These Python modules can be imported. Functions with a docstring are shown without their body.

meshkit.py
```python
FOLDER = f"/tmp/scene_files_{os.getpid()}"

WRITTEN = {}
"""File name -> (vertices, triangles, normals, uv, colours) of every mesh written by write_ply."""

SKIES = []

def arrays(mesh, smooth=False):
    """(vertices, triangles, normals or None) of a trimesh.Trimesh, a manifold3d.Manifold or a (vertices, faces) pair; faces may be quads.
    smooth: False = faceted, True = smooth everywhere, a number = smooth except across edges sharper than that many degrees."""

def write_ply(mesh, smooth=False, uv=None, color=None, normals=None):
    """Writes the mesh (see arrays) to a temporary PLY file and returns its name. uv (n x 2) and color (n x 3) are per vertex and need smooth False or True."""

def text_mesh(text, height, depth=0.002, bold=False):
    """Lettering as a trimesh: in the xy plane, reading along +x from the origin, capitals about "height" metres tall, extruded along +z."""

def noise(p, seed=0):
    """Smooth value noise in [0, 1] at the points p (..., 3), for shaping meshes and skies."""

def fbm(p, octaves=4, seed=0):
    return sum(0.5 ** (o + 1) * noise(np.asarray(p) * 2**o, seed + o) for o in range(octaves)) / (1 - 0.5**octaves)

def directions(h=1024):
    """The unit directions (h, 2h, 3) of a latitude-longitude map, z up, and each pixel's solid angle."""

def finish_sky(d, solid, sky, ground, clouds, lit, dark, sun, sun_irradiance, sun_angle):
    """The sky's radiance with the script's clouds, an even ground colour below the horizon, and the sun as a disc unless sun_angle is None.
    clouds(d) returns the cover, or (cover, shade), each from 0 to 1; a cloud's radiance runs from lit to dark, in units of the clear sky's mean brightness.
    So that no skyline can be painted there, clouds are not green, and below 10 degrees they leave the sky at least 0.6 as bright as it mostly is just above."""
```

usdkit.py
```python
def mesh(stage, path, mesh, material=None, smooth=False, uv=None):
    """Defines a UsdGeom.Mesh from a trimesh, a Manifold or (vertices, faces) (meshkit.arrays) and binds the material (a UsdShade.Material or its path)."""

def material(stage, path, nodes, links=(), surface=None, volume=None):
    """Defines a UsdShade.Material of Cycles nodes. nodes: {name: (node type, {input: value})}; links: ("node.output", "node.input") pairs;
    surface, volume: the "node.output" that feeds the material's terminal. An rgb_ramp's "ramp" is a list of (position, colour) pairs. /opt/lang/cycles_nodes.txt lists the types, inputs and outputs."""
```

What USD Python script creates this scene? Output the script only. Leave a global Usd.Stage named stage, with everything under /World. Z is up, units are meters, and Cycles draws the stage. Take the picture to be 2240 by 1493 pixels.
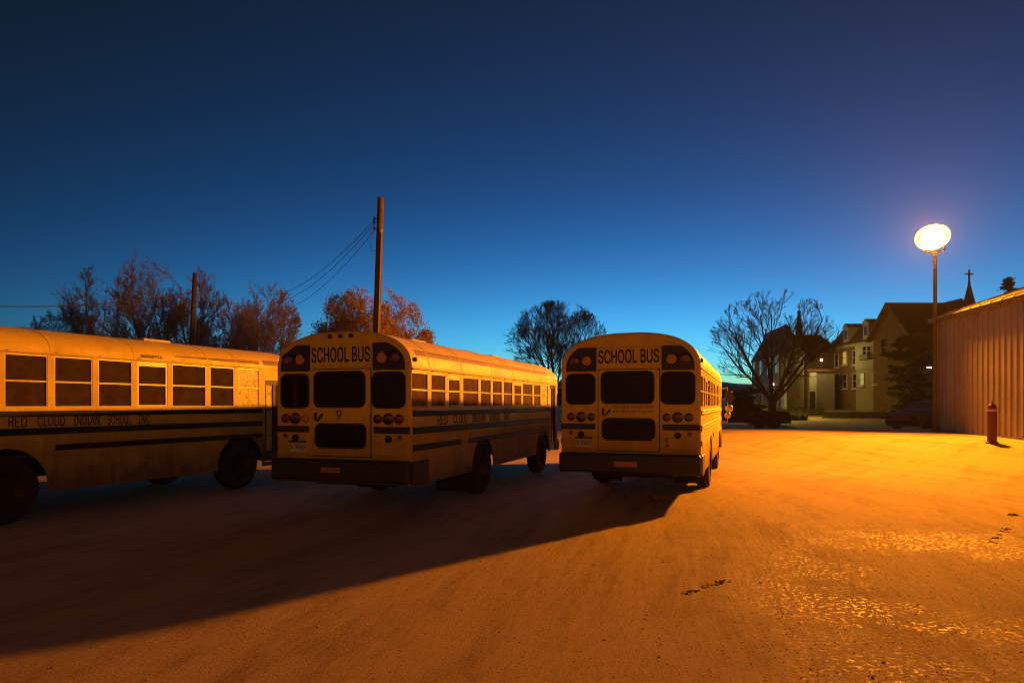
import math
import numpy as np
import trimesh
import usdkit
import meshkit
from shapely.geometry import Polygon, box as sbox, Point
from shapely import affinity
from pxr import Usd, UsdGeom, UsdLux, UsdShade, Gf

stage = Usd.Stage.CreateInMemory()
UsdGeom.SetStageUpAxis(stage, 'Z')
UsdGeom.SetStageMetersPerUnit(stage, 1.0)
UsdGeom.Xform.Define(stage, '/World')
UsdGeom.Scope.Define(stage, '/World/Looks')
W = '/World'

# ------------------------------------------------------------------ camera, sky, exposure
CAM_H, FPX, HORIZON = 1.75, 1430.0, 884.0
cam = UsdGeom.Camera.Define(stage, W + '/camera')
cam.AddTranslateOp().Set((0, 0, CAM_H))
cam.AddRotateXYZOp().Set((90, 0, 0))
cam.CreateHorizontalApertureAttr(36.0)
cam.CreateFocalLengthAttr(FPX / 2240 * 36)
cam.CreateVerticalApertureOffsetAttr((HORIZON - 746.5) / 2240 * 36)
cam.CreateClippingRangeAttr((0.05, 5000.0))
cam.CreateExposureAttr(3.32)

SUN_AZ = math.radians(17)          # the sun has set behind the right-hand bus
sky_mat = usdkit.material(stage, W + '/Looks/dusk_sky', {
    's': ('sky_texture', dict(sky_type='single_scattering', sun_disc=False, sun_elevation=math.radians(-6.7),
                              sun_rotation=SUN_AZ, altitude=100.0, air_density=0.88, aerosol_density=0.0, ozone_density=2.0)),
    'k': ('mix_color', dict(blend_type='multiply', fac=1.0, b=(7.88, 7.88, 7.88), use_clamp=False)),
    'h': ('hsv', dict(saturation=1.02)),
    'g': ('gamma', dict(gamma=0.98)),
    't': ('mix_color', dict(blend_type='multiply', fac=1.0, b=(0.86, 3.4, 3.8), use_clamp=False)),
    'b': ('background_shader', {'strength': 0.1})},
    [('s.color', 'k.a'), ('k.result', 'h.color'), ('h.color', 'g.color'), ('g.color', 't.a'), ('t.result', 'b.color')], surface='b.background')
dome = UsdLux.DomeLight.Define(stage, W + '/sky')
dome.GetPrim().SetCustomDataByKey('kind', 'structure')
UsdShade.MaterialBindingAPI.Apply(dome.GetPrim()).Bind(sky_mat)

LAMP = np.array([14.8, 23.0, 7.62])      # the sodium floodlight beside the shed
LAMP_DIR = np.array([-0.68, -0.733, 0.0])
LAMP_STRENGTH = 1520.0
LAMP_COLOR = (1.0, 0.285, 0.007)

# ------------------------------------------------------------------ helpers
used = {}


def numbered(path):
    n = used.get(path)
    used[path] = 0 if n is None else n + 1
    return path if n is None else '%s_%03d' % (path, n + 1)


def tag(prim, label=None, cat=None, group=None, kind=None):
    for k, v in (('label', label), ('category', cat), ('group', group), ('kind', kind)):
        if v:
            prim.SetCustomDataByKey(k, v)
    return prim


def thing(name, label, cat, loc=(0, 0, 0), rotz=0.0, group=None):
    x = UsdGeom.Xform.Define(stage, numbered(W + '/' + name))
    x.AddTranslateOp().Set(tuple(float(c) for c in loc))
    x.AddRotateZOp().Set(math.degrees(rotz))
    return tag(x.GetPrim(), label, cat, group)


def obj(name, mesh, m, parent=None, smooth=False, label=None, kind=None):
    base = str(parent.GetPath()) if parent is not None else W
    p = usdkit.mesh(stage, numbered(base + '/' + name), mesh, m, smooth=smooth).GetPrim()
    return tag(p, label, kind=kind)


def cat_(ms):
    vs, fs, n = [], [], 0
    for m in ms:
        v, f = (np.asarray(m[0], float), np.asarray(m[1], int)) if isinstance(m, tuple) else (np.asarray(m.vertices), np.asarray(m.faces))
        vs.append(v); fs.append(f + n); n += len(v)
    return np.vstack(vs), np.vstack(fs)


def box(cx, cy, cz, sx, sy, sz, c=0.0):
    """A box by centre and size; c chamfers every edge."""
    if c <= 0:
        m = trimesh.creation.box([sx, sy, sz])
    else:
        x, y, z = sx / 2, sy / 2, sz / 2
        pts = [(a * (x - i * c), b * (y - j * c), d * (z - k * c)) for a in (-1, 1) for b in (-1, 1) for d in (-1, 1)
               for i, j, k in ((0, 1, 1), (1, 0, 1), (1, 1, 0))]
        m = trimesh.convex.convex_hull(np.array(pts))
    m.apply_translation([cx, cy, cz])
    return m


def cyl(p0, p1, r0, r1=None, n=12, cap=True):
    r1 = r0 if r1 is None else r1
    p0, p1 = np.asarray(p0, float), np.asarray(p1, float)
    t = (p1 - p0) / np.linalg.norm(p1 - p0)
    a = np.cross(t, [0, 0, 1.0] if abs(t[2]) < 0.9 else [1.0, 0, 0]); a /= np.linalg.norm(a)
    b = np.cross(t, a)
    ang = np.arange(n) * 2 * np.pi / n
    ring = np.cos(ang)[:, None] * a + np.sin(ang)[:, None] * b
    v = np.vstack([p0 + r0 * ring, p1 + r1 * ring, [p0], [p1]])
    f = []
    for i in range(n):
        j = (i + 1) % n
        f += [[i, j, n + j], [i, n + j, n + i]]
        if cap:
            f += [[2 * n, j, i], [2 * n + 1, n + i, n + j]]
    return v, np.array(f)


def lathe(profile, n=20, centre=(0, 0, 0)):
    """Revolved (r, z) profile about z."""
    pr = np.asarray(profile, float)
    ang = np.arange(n) * 2 * np.pi / n
    v = np.stack([pr[:, None, 0] * np.cos(ang), pr[:, None, 0] * np.sin(ang), np.repeat(pr[:, 1:2], n, 1)], -1).reshape(-1, 3) + np.asarray(centre)
    f = []
    for k in range(len(pr) - 1):
        for i in range(n):
            j = (i + 1) % n
            f += [[k * n + i, k * n + j, (k + 1) * n + j], [k * n + i, (k + 1) * n + j, (k + 1) * n + i]]
    return v, np.array(f)


def extr(poly, depth, plane='xz', at=0.0):
    """Extrudes a shapely polygon. plane 'xz': polygon in (x,z), thickness along +y from at; 'yz': polygon in (y,z), thickness along +x; 'xy': along +z."""
    out = []
    for g in getattr(poly, 'geoms', [poly]):
        m = trimesh.creation.extrude_polygon(g, depth, engine='earcut')
        v, f = np.array(m.vertices), np.array(m.faces)
        if plane == 'xz':
            v = np.stack([v[:, 0], at + v[:, 2], v[:, 1]], 1); f = f[:, ::-1]
        elif plane == 'yz':
            v = np.stack([at + v[:, 2], v[:, 0], v[:, 1]], 1)
        else:
            v = v + [0, 0, at]
        out.append((v, f))
    return cat_(out)


def rrect(x0, z0, x1, z1, r):
    return sbox(x0 + r, z0 + r, x1 - r, z1 - r).buffer(r, quad_segs=4) if r > 0 else sbox(x0, z0, x1, z1)


def text(s, h, squeeze=0.8, bold=False, depth=0.004):
    m = meshkit.text_mesh(s, h, depth, bold)
    v, f = np.array(m.vertices), np.array(m.faces)
    v[:, 0] *= squeeze
    return v, f


def text_rear(s, h, xc, z, y, **k):
    """Lettering on a face that looks to -y, reading along +x, centred at xc."""
    v, f = text(s, h, **k)
    v[:, 0] -= (v[:, 0].min() + v[:, 0].max()) / 2
    return np.stack([v[:, 0] + xc, y - v[:, 2], v[:, 1] + z], 1), f


def text_right(s, h, yc, z, x, width=None, **k):
    """Lettering on a face that looks to +x, reading along +y, centred at yc."""
    v, f = text(s, h, **k)
    v[:, 0] -= (v[:, 0].min() + v[:, 0].max()) / 2
    if width:
        v[:, 0] *= width / np.ptp(v[:, 0])
    return np.stack([x + v[:, 2], v[:, 0] + yc, v[:, 1] + z], 1), f


def xf(mesh, R=None, t=(0, 0, 0)):
    v, f = mesh if isinstance(mesh, tuple) else (np.array(mesh.vertices), np.array(mesh.faces))
    v = v if R is None else v @ np.asarray(R).T
    return v + np.asarray(t), f


def rot_z(a):
    return np.array([[math.cos(a), -math.sin(a), 0], [math.sin(a), math.cos(a), 0], [0, 0, 1.0]])


def smoothstep(t):
    t = np.clip(t, 0, 1)
    return t * t * (3 - 2 * t)


def ground_z(x, y):
    x, y = np.asarray(x, float), np.asarray(y, float)
    u = 0.5 * x + 0.75 * y
    rise = 1 - (1 - smoothstep((u - 18) / 7.5)) * (1 - smoothstep((0.95 * x + 0.2 * y - 11.8) / 6.9))
    z = 0.76 * rise - 0.32 * smoothstep((y - 26) / 6) + 0.85 * smoothstep((y - 37) / 38)
    z = z * smoothstep((x + 60) / 60)
    return z + 0.012 * (meshkit.noise(np.stack([x * 0.6, y * 0.6, 0 * x], -1), 3) - 0.5)


def px(x, y, Z):
    """World point seen at a pixel of the photograph, at distance Z."""
    return np.array([(x - 1120) / FPX * Z, Z, CAM_H + (HORIZON - y) / FPX * Z])


# ------------------------------------------------------------------ materials
def mat(name, color, rough=0.6, var=0.0, scale=6.0, bump=0.0, metallic=0.0, dark=None, spec=0.5, coat=0.0, bump_scale=None):
    dark = dark if dark is not None else tuple(c * (1 - var) for c in color)
    n = {'tc': ('texture_coordinate', {}), 'n': ('noise_texture', dict(scale=scale, detail=5.0, roughness=0.6)),
         'r': ('rgb_ramp', dict(ramp=[(0.3, dark), (0.62, color)])),
         'p': ('principled_bsdf', dict(roughness=rough, metallic=metallic, specular_ior_level=spec, coat_weight=coat, coat_roughness=0.15))}
    l = [('tc.object', 'n.vector'), ('n.fac', 'r.fac'), ('r.color', 'p.base_color')]
    if bump:
        n['bn'] = ('noise_texture', dict(scale=bump_scale or scale * 3, detail=4.0, roughness=0.6))
        n['b'] = ('bump', dict(strength=1.0, distance=bump))
        l += [('tc.object', 'bn.vector'), ('bn.fac', 'b.height'), ('b.normal', 'p.normal')]
    return usdkit.material(stage, W + '/Looks/' + name, n, l, surface='p.BSDF')


def emit(name, color, strength):
    return usdkit.material(stage, W + '/Looks/' + name, {'e': ('emission', dict(color=color, strength=strength))}, [], surface='e.emission')


def bus_paint(name, base):
    """School bus yellow with road dirt that thickens towards the skirt, darkened so the skirt sinks into shade, and thin vertical runs."""
    return usdkit.material(stage, W + '/Looks/' + name, {
        'tc': ('texture_coordinate', {}), 'sep': ('separate_xyz', {}),
        'n': ('noise_texture', dict(scale=2.2, detail=6.0, roughness=0.65)),
        'mp': ('mapping', dict(scale=(7.0, 7.0, 0.7))), 'n2': ('noise_texture', dict(scale=3.0, detail=4.0, roughness=0.6)),
        'n3': ('noise_texture', dict(scale=70.0, detail=2.0, roughness=0.6)),
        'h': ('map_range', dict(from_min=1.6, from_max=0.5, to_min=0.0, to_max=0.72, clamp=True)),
        'a': ('math', dict(math_type='multiply_add', value2=0.75, value3=-0.27)),
        'b': ('math', dict(math_type='multiply_add', value2=0.3)),
        'd': ('math', dict(math_type='add', use_clamp=True)),
        'sp': ('map_range', dict(from_min=0.66, from_max=0.74, to_min=0.0, to_max=0.35, clamp=True)),
        'e': ('math', dict(math_type='add', use_clamp=True)),
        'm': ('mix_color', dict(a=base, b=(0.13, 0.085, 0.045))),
        'ro': ('map_range', dict(from_min=0.0, from_max=0.6, to_min=0.32, to_max=0.75, clamp=True)),
        'p': ('principled_bsdf', dict(specular_ior_level=0.45))},
        [('tc.object', 'n.vector'), ('tc.object', 'mp.vector'), ('mp.vector', 'n2.vector'), ('tc.object', 'n3.vector'), ('tc.object', 'sep.vector'), ('sep.z', 'h.value'),
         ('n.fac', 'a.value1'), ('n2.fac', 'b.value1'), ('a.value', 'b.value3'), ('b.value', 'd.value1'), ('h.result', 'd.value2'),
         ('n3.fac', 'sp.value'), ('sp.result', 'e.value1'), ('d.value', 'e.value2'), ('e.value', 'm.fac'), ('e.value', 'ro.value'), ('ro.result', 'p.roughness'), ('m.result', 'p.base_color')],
        surface='p.BSDF')


def glass(name, dust, tint, amount, rough=0.04, ior=1.5):
    """Dusty window glass: part dust film, part tinted see-through, with a reflection that grows towards grazing."""
    return usdkit.material(stage, W + '/Looks/' + name, {
        'tc': ('texture_coordinate', {}), 'n': ('noise_texture', dict(scale=5.0, detail=5.0, roughness=0.65)),
        'r': ('rgb_ramp', dict(ramp=[(0.3, tuple(c * 0.55 for c in dust)), (0.7, dust)])),
        'd': ('diffuse_bsdf', {}), 't': ('transparent_bsdf', dict(color=tint)), 'm': ('mix_closure', dict(fac=1 - amount)),
        'f': ('fresnel', dict(IOR=ior)), 'g': ('glossy_bsdf', dict(color=(0.9, 0.9, 0.9), roughness=rough)), 'o': ('mix_closure', {})},
        [('tc.object', 'n.vector'), ('n.fac', 'r.fac'), ('r.color', 'd.color'), ('d.BSDF', 'm.closure1'), ('t.BSDF', 'm.closure2'),
         ('f.fac', 'o.fac'), ('m.closure', 'o.closure1'), ('g.BSDF', 'o.closure2')], surface='o.closure')


M = {}
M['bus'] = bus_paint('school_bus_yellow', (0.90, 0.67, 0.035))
M['black'] = mat('black_rail_paint', (0.018, 0.016, 0.015), 0.5, 0.4, 8, 0.0)
M['letter'] = mat('black_lettering', (0.012, 0.011, 0.01), 0.55, 0.2, 20)
M['rubber'] = mat('tyre_rubber', (0.017, 0.015, 0.014), 0.85, 0.4, 14, 0.004)
M['rim'] = mat('wheel_rim_steel', (0.028, 0.024, 0.021), 0.6, 0.5, 12)
M['alu'] = mat('window_frame_aluminium', (0.62, 0.55, 0.42), 0.42, 0.25, 10, metallic=0.35)
M['under'] = mat('dark_underbody', (0.02, 0.018, 0.016), 0.9, 0.4, 5)
M['pane'] = glass('dusty_bus_glass', (0.13, 0.085, 0.045), (0.16, 0.14, 0.12), 0.62)
M['pane9'] = glass('dustier_bus_glass', (0.26, 0.165, 0.07), (0.16, 0.14, 0.12), 0.66)
M['rear_pane'] = glass('tinted_rear_glass', (0.020, 0.015, 0.012), (0.12, 0.10, 0.09), 0.5, ior=1.22)
M['gasket'] = mat('black_rubber_gasket', (0.012, 0.012, 0.012), 0.7)
M['red_lens'] = mat('red_lamp_lens', (0.12, 0.010, 0.007), 0.2, 0.3, 30, coat=0.6)
M['amber_lens'] = mat('amber_lamp_lens', (0.62, 0.30, 0.02), 0.35, 0.3, 30)
M['dark_lens'] = mat('dark_red_lamp_lens', (0.05, 0.008, 0.006), 0.2, 0.3, 30, coat=0.6)
M['plate'] = mat('licence_plate_white', (0.55, 0.48, 0.45), 0.5, 0.35, 25)
M['strip'] = mat('reflective_strip', (0.42, 0.20, 0.14), 0.45, 0.3, 40)
M['chrome'] = mat('mirror_bracket_steel', (0.55, 0.52, 0.48), 0.3, 0.2, 10, metallic=0.9)
M['seat'] = mat('dark_seat_vinyl', (0.035, 0.025, 0.02), 0.6, 0.3, 8)
M['roof_band'] = mat('brown_roof_band', (0.30, 0.17, 0.05), 0.6, 0.35, 3)
M['frost'] = usdkit.material(stage, W + '/Looks/frosted_pane', {
    'tc': ('texture_coordinate', {}), 'v': ('voronoi_texture', dict(feature='distance_to_edge', scale=3.2)),
    'n': ('noise_texture', dict(scale=9.0, detail=6.0, roughness=0.7)),
    'r': ('rgb_ramp', dict(ramp=[(0.0, (0.25, 0.17, 0.08)), (0.03, (0.72, 0.6, 0.36)), (1.0, (0.78, 0.66, 0.42))])),
    'r2': ('rgb_ramp', dict(ramp=[(0.36, (0.35, 0.28, 0.2)), (0.5, (1, 1, 1))])),
    'm': ('mix_color', dict(blend_type='multiply', fac=1.0)), 'p': ('principled_bsdf', dict(roughness=0.35))},
    [('tc.object', 'v.vector'), ('tc.object', 'n.vector'), ('v.distance', 'r.fac'), ('n.fac', 'r2.fac'), ('r.color', 'm.a'), ('r2.color', 'm.b'), ('m.result', 'p.base_color')], surface='p.BSDF')

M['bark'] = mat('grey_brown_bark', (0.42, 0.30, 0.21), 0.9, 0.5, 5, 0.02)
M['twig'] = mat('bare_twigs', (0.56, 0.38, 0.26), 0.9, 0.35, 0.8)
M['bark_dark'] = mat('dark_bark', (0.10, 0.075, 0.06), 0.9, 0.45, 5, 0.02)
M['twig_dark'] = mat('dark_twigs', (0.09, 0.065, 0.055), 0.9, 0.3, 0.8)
M['dry_leaf'] = mat('dry_hanging_leaves', (0.62, 0.38, 0.18), 0.8, 0.5, 1.2)
M['pole'] = mat('weathered_pole_wood', (0.24, 0.155, 0.095), 0.85, 0.45, 3, 0.006, bump_scale=25)
M['wire'] = mat('black_cable', (0.02, 0.02, 0.022), 0.6)
M['wire_pale'] = mat('grey_twisted_cable', (0.45, 0.38, 0.32), 0.5)
M['conduit'] = mat('grey_conduit', (0.42, 0.38, 0.34), 0.5, 0.3, 6)
M['steel'] = mat('painted_lamp_pole_steel', (0.07, 0.055, 0.045), 0.55, 0.3, 4)
M['housing'] = mat('lamp_housing_aluminium', (0.30, 0.29, 0.27), 0.5, 0.2, 6)
M['lamp'] = emit('sodium_lens', LAMP_COLOR, LAMP_STRENGTH)
M['shed'] = mat('tan_shed_steel', (0.24, 0.21, 0.055), 0.5, 0.18, 1.3)
M['shed_trim'] = mat('pale_shed_trim', (0.50, 0.36, 0.24), 0.5, 0.15, 2)
M['shed_roof'] = mat('galvanised_roof_steel', (0.46, 0.38, 0.28), 0.45, 0.25, 1.0, metallic=0.2)
M['bounce_white'] = mat('bounce_wall_white', (0.58, 0.56, 0.53), 0.55, 0.08, 1.0)
M['soffit'] = mat('dark_soffit', (0.12, 0.085, 0.06), 0.8, 0.3, 3)
M['cylinder'] = mat('dark_red_cylinder_paint', (0.11, 0.022, 0.016), 0.45, 0.4, 8)
M['brass'] = mat('brass_valve', (0.5, 0.33, 0.12), 0.35, 0.2, 10, metallic=0.8)
M['red_car'] = mat('dull_red_car_paint', (0.62, 0.20, 0.09), 0.55, 0.2, 2)
M['dark_car'] = mat('dark_car_paint', (0.030, 0.020, 0.018), 0.35, 0.3, 2, coat=0.3)
M['car_glass'] = glass('car_glass', (0.10, 0.05, 0.035), (0.3, 0.3, 0.3), 0.7, ior=1.25)
M['dark_glass'] = glass('old_window_glass', (0.03, 0.028, 0.026), (0.3, 0.3, 0.3), 0.25)
M['yellow_wall'] = mat('cream_rendered_wall', (0.46, 0.36, 0.20), 0.85, 0.25, 1.5, 0.004)
M['brick_wall'] = mat('old_brown_brick', (0.24, 0.13, 0.075), 0.9, 0.35, 2.5, 0.008)
M['roof'] = mat('dark_red_shingles', (0.19, 0.085, 0.05), 0.9, 0.4, 3, 0.01)
M['siding'] = mat('pale_lap_siding', (0.50, 0.44, 0.40), 0.7, 0.2, 2)
M['pale_wall'] = mat('pale_block_wall', (0.42, 0.36, 0.26), 0.85, 0.2, 2)
M['grey_wall'] = mat('grey_annex_wall', (0.26, 0.20, 0.18), 0.85, 0.2, 2)
M['white_trim'] = mat('white_painted_trim', (0.62, 0.56, 0.48), 0.6, 0.2, 4)
M['dark_door'] = mat('dark_door_paint', (0.035, 0.025, 0.02), 0.5, 0.3, 6)
M['win_lit'] = emit('lit_window_amber', (1.0, 0.56, 0.08), 0.055)
M['win_pale'] = emit('lit_window_pale', (0.95, 0.80, 0.28), 0.042)
M['wall_lamp'] = emit('small_yard_lamp_glow', (1.0, 0.68, 0.09), 300.0)
M['hall_lamp'] = emit('small_wall_lamp_glow', (1.0, 0.80, 0.22), 55.0)
M['spot_white'] = emit('small_white_lamp_glow', (1.0, 0.9, 0.75), 1.2)
M['sign_red'] = mat('faded_red_sign', (0.16, 0.035, 0.03), 0.6, 0.3, 6)
M['needle'] = mat('dark_evergreen_needles', (0.035, 0.045, 0.02), 0.85, 0.5, 2)
M['grass'] = mat('dry_winter_grass', (0.15, 0.13, 0.06), 0.95, 0.4, 3)
M['mulch'] = mat('dark_mud_clods', (0.035, 0.024, 0.017), 0.9, 0.3, 20)
M['stone'] = mat('loose_gravel_stones', (0.42, 0.32, 0.23), 0.85, 0.5, 3)
M['hedge'] = mat('dark_scrub', (0.045, 0.04, 0.022), 0.9, 0.5, 2)
M['ac'] = mat('grey_unit_casing', (0.2, 0.18, 0.17), 0.6, 0.3, 6)


def ground_mat():
    n = {
        'g': ('geometry', {}),
        'n1': ('noise_texture', dict(scale=0.28, detail=6.0, roughness=0.62, distortion=0.6)),
        'n2': ('noise_texture', dict(scale=2.6, detail=6.0, roughness=0.7)),
        'n3': ('noise_texture', dict(scale=46.0, detail=5.0, roughness=0.75)),
        # tyre sweeps: stretched noise along curves round the yard
        'vm': ('vector_math', dict(math_type='distance', vector2=(-14.0, 12.0, 0.0))),
        'vm2': ('vector_math', dict(math_type='distance', vector2=(27.0, 2.0, 0.0))),
        'cx': ('combine_xyz', dict(y=0.0, z=0.0)), 'cx2': ('combine_xyz', dict(y=3.0, z=0.0)),
        'ml': ('vector_math', dict(math_type='multiply', vector2=(0.10, 0.10, 0.10))),
        'ad': ('vector_math', dict(math_type='add')), 'ad2': ('vector_math', dict(math_type='add')),
        'tr': ('noise_texture', dict(scale=1.5, detail=4.0, roughness=0.75)),
        'tr2': ('noise_texture', dict(scale=1.7, detail=4.0, roughness=0.75)),
        's0': ('math', dict(math_type='add')), 's1': ('math', dict(math_type='multiply', value2=0.5)),
        's2': ('math', dict(math_type='multiply_add', value2=0.32)), 's3': ('math', dict(math_type='multiply_add', value2=0.20)),
        's4': ('math', dict(math_type='multiply_add', value2=0.38, value3=-0.12)),
        'w1': ('math', dict(math_type='multiply_add', value2=1.0, value3=-0.185)),
        'r': ('rgb_ramp', dict(ramp=[(0.44, (0.085, 0.054, 0.032)), (0.58, (0.20, 0.132, 0.080)), (0.68, (0.29, 0.205, 0.13)), (0.80, (0.40, 0.29, 0.19))])),
        # dark specks of debris
        'v': ('voronoi_texture', dict(scale=9.0, randomness=1.0)), 'vr': ('rgb_ramp', dict(ramp=[(0.0, (0.35, 0.35, 0.35)), (0.09, (1, 1, 1))])),
        'mm': ('mix_color', dict(blend_type='multiply', fac=0.8)),
        # frozen, trodden patches near the lamp's foot shine
        'wp': ('noise_texture', dict(scale=0.55, detail=5.0, roughness=0.7)),
        'wr': ('map_range', dict(from_min=0.46, from_max=0.60, to_min=0.0, to_max=1.0, clamp=True)),
        'wd': ('vector_math', dict(math_type='distance', vector2=(4.4, 6.6, 0.0))),
        'wdr': ('map_range', dict(from_min=5.2, from_max=1.2, to_min=0.0, to_max=1.0, clamp=True)),
        'ws': ('noise_texture', dict(scale=21.0, detail=3.0, roughness=0.65)),
        'wsr': ('map_range', dict(from_min=0.54, from_max=0.60, to_min=0.0, to_max=1.0, clamp=True)),
        'wm': ('math', dict(math_type='multiply')), 'wm2': ('math', dict(math_type='multiply')),
        'ro': ('map_range', dict(from_min=0.0, from_max=1.0, to_min=0.88, to_max=0.27, clamp=True)),
        'sp': ('map_range', dict(from_min=0.0, from_max=1.0, to_min=0.25, to_max=0.75, clamp=True)),
        'h1': ('math', dict(math_type='multiply', value2=0.016)), 'h2': ('math', dict(math_type='multiply_add', value2=0.016)),
        'h3': ('math', dict(math_type='multiply_add', value2=0.06)),
        'b': ('bump', dict(strength=0.9, distance=1.0)),
        'p': ('principled_bsdf', {}),
    }
    l = [('g.position', k + '.vector') for k in ('n1', 'n2', 'n3', 'v', 'wp', 'ws')]
    l += [('g.position', 'vm.vector1'), ('g.position', 'vm2.vector1'), ('g.position', 'wd.vector1'), ('vm.value', 'cx.x'), ('vm2.value', 'cx2.x'), ('g.position', 'ml.vector1'),
          ('cx.vector', 'ad.vector1'), ('ml.vector', 'ad.vector2'), ('cx2.vector', 'ad2.vector1'), ('ml.vector', 'ad2.vector2'), ('ad.vector', 'tr.vector'), ('ad2.vector', 'tr2.vector'),
          ('tr.fac', 's0.value1'), ('tr2.fac', 's0.value2'), ('s0.value', 's1.value1'), ('s1.value', 'w1.value1'),
          ('n1.fac', 's2.value1'), ('w1.value', 's2.value3'), ('n2.fac', 's3.value1'), ('s2.value', 's3.value3'), ('n3.fac', 's4.value1'), ('s3.value', 's4.value3'),
          ('s4.value', 'r.fac'), ('v.distance', 'vr.fac'), ('r.color', 'mm.a'), ('vr.color', 'mm.b'), ('mm.result', 'p.base_color'),
          ('wp.fac', 'wr.value'), ('wd.value', 'wdr.value'), ('ws.fac', 'wsr.value'), ('wr.result', 'wm.value1'), ('wdr.result', 'wm.value2'), ('wm.value', 'wm2.value1'), ('wsr.result', 'wm2.value2'),
          ('wm2.value', 'ro.value'), ('wm2.value', 'sp.value'), ('ro.result', 'p.roughness'), ('sp.result', 'p.specular_ior_level'),
          ('n3.fac', 'h1.value1'), ('n2.fac', 'h2.value1'), ('h1.value', 'h2.value3'), ('s1.value', 'h3.value1'), ('h2.value', 'h3.value3'), ('h3.value', 'b.height'), ('b.normal', 'p.normal')]
    return usdkit.material(stage, W + '/Looks/packed_dirt_yard', n, l, surface='p.BSDF')


M['ground'] = ground_mat()

# ------------------------------------------------------------------ ground
gx = np.unique(np.concatenate([np.linspace(-440, -60, 15), np.linspace(-60, -12, 40), np.linspace(-12, 30, 150), np.linspace(30, 90, 40), np.linspace(90, 440, 14)]))
gy = np.unique(np.concatenate([np.linspace(-60, 0, 12), np.linspace(0, 36, 140), np.linspace(36, 100, 50), np.linspace(100, 440, 14)]))
X, Y = np.meshgrid(gx, gy)
gv = np.stack([X, Y, ground_z(X, Y)], -1).reshape(-1, 3)
i, j = np.meshgrid(np.arange(len(gy) - 1), np.arange(len(gx) - 1), indexing='ij')
a = (i * len(gx) + j).ravel()
gf = np.stack([a, a + 1, a + 1 + len(gx), a + len(gx)], 1)
tag(obj('ground', (gv, gf), M['ground'], smooth=True), 'packed dirt and gravel yard with tyre sweeps', kind='structure')

# distant low hill with a ragged dark top behind the yard
hx = np.linspace(-500, 500, 160)
hz = 7.5 + 5 * meshkit.fbm(np.stack([hx * 0.012, 0 * hx, 0 * hx], -1), 4, 5) + 1.6 * meshkit.fbm(np.stack([hx * 0.12, 0 * hx, 0 * hx], -1), 3, 9)
rows = [(250, 0.0), (262, 0.55), (285, 1.0), (330, 0.8), (420, 0.0)]
hv = np.concatenate([np.stack([hx, 0 * hx + yy, 0.8 + hz * k - (0.8 if k == 0 else 0)], 1) for yy, k in rows])
n = len(hx)
hf = [[r * n + c, r * n + c + 1, (r + 1) * n + c + 1, (r + 1) * n + c] for r in range(len(rows) - 1) for c in range(n - 1)]
tag(obj('hills', (hv, np.array(hf)), M['hedge'], smooth=40), 'low dark wooded ridge on the horizon', kind='structure')

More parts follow.
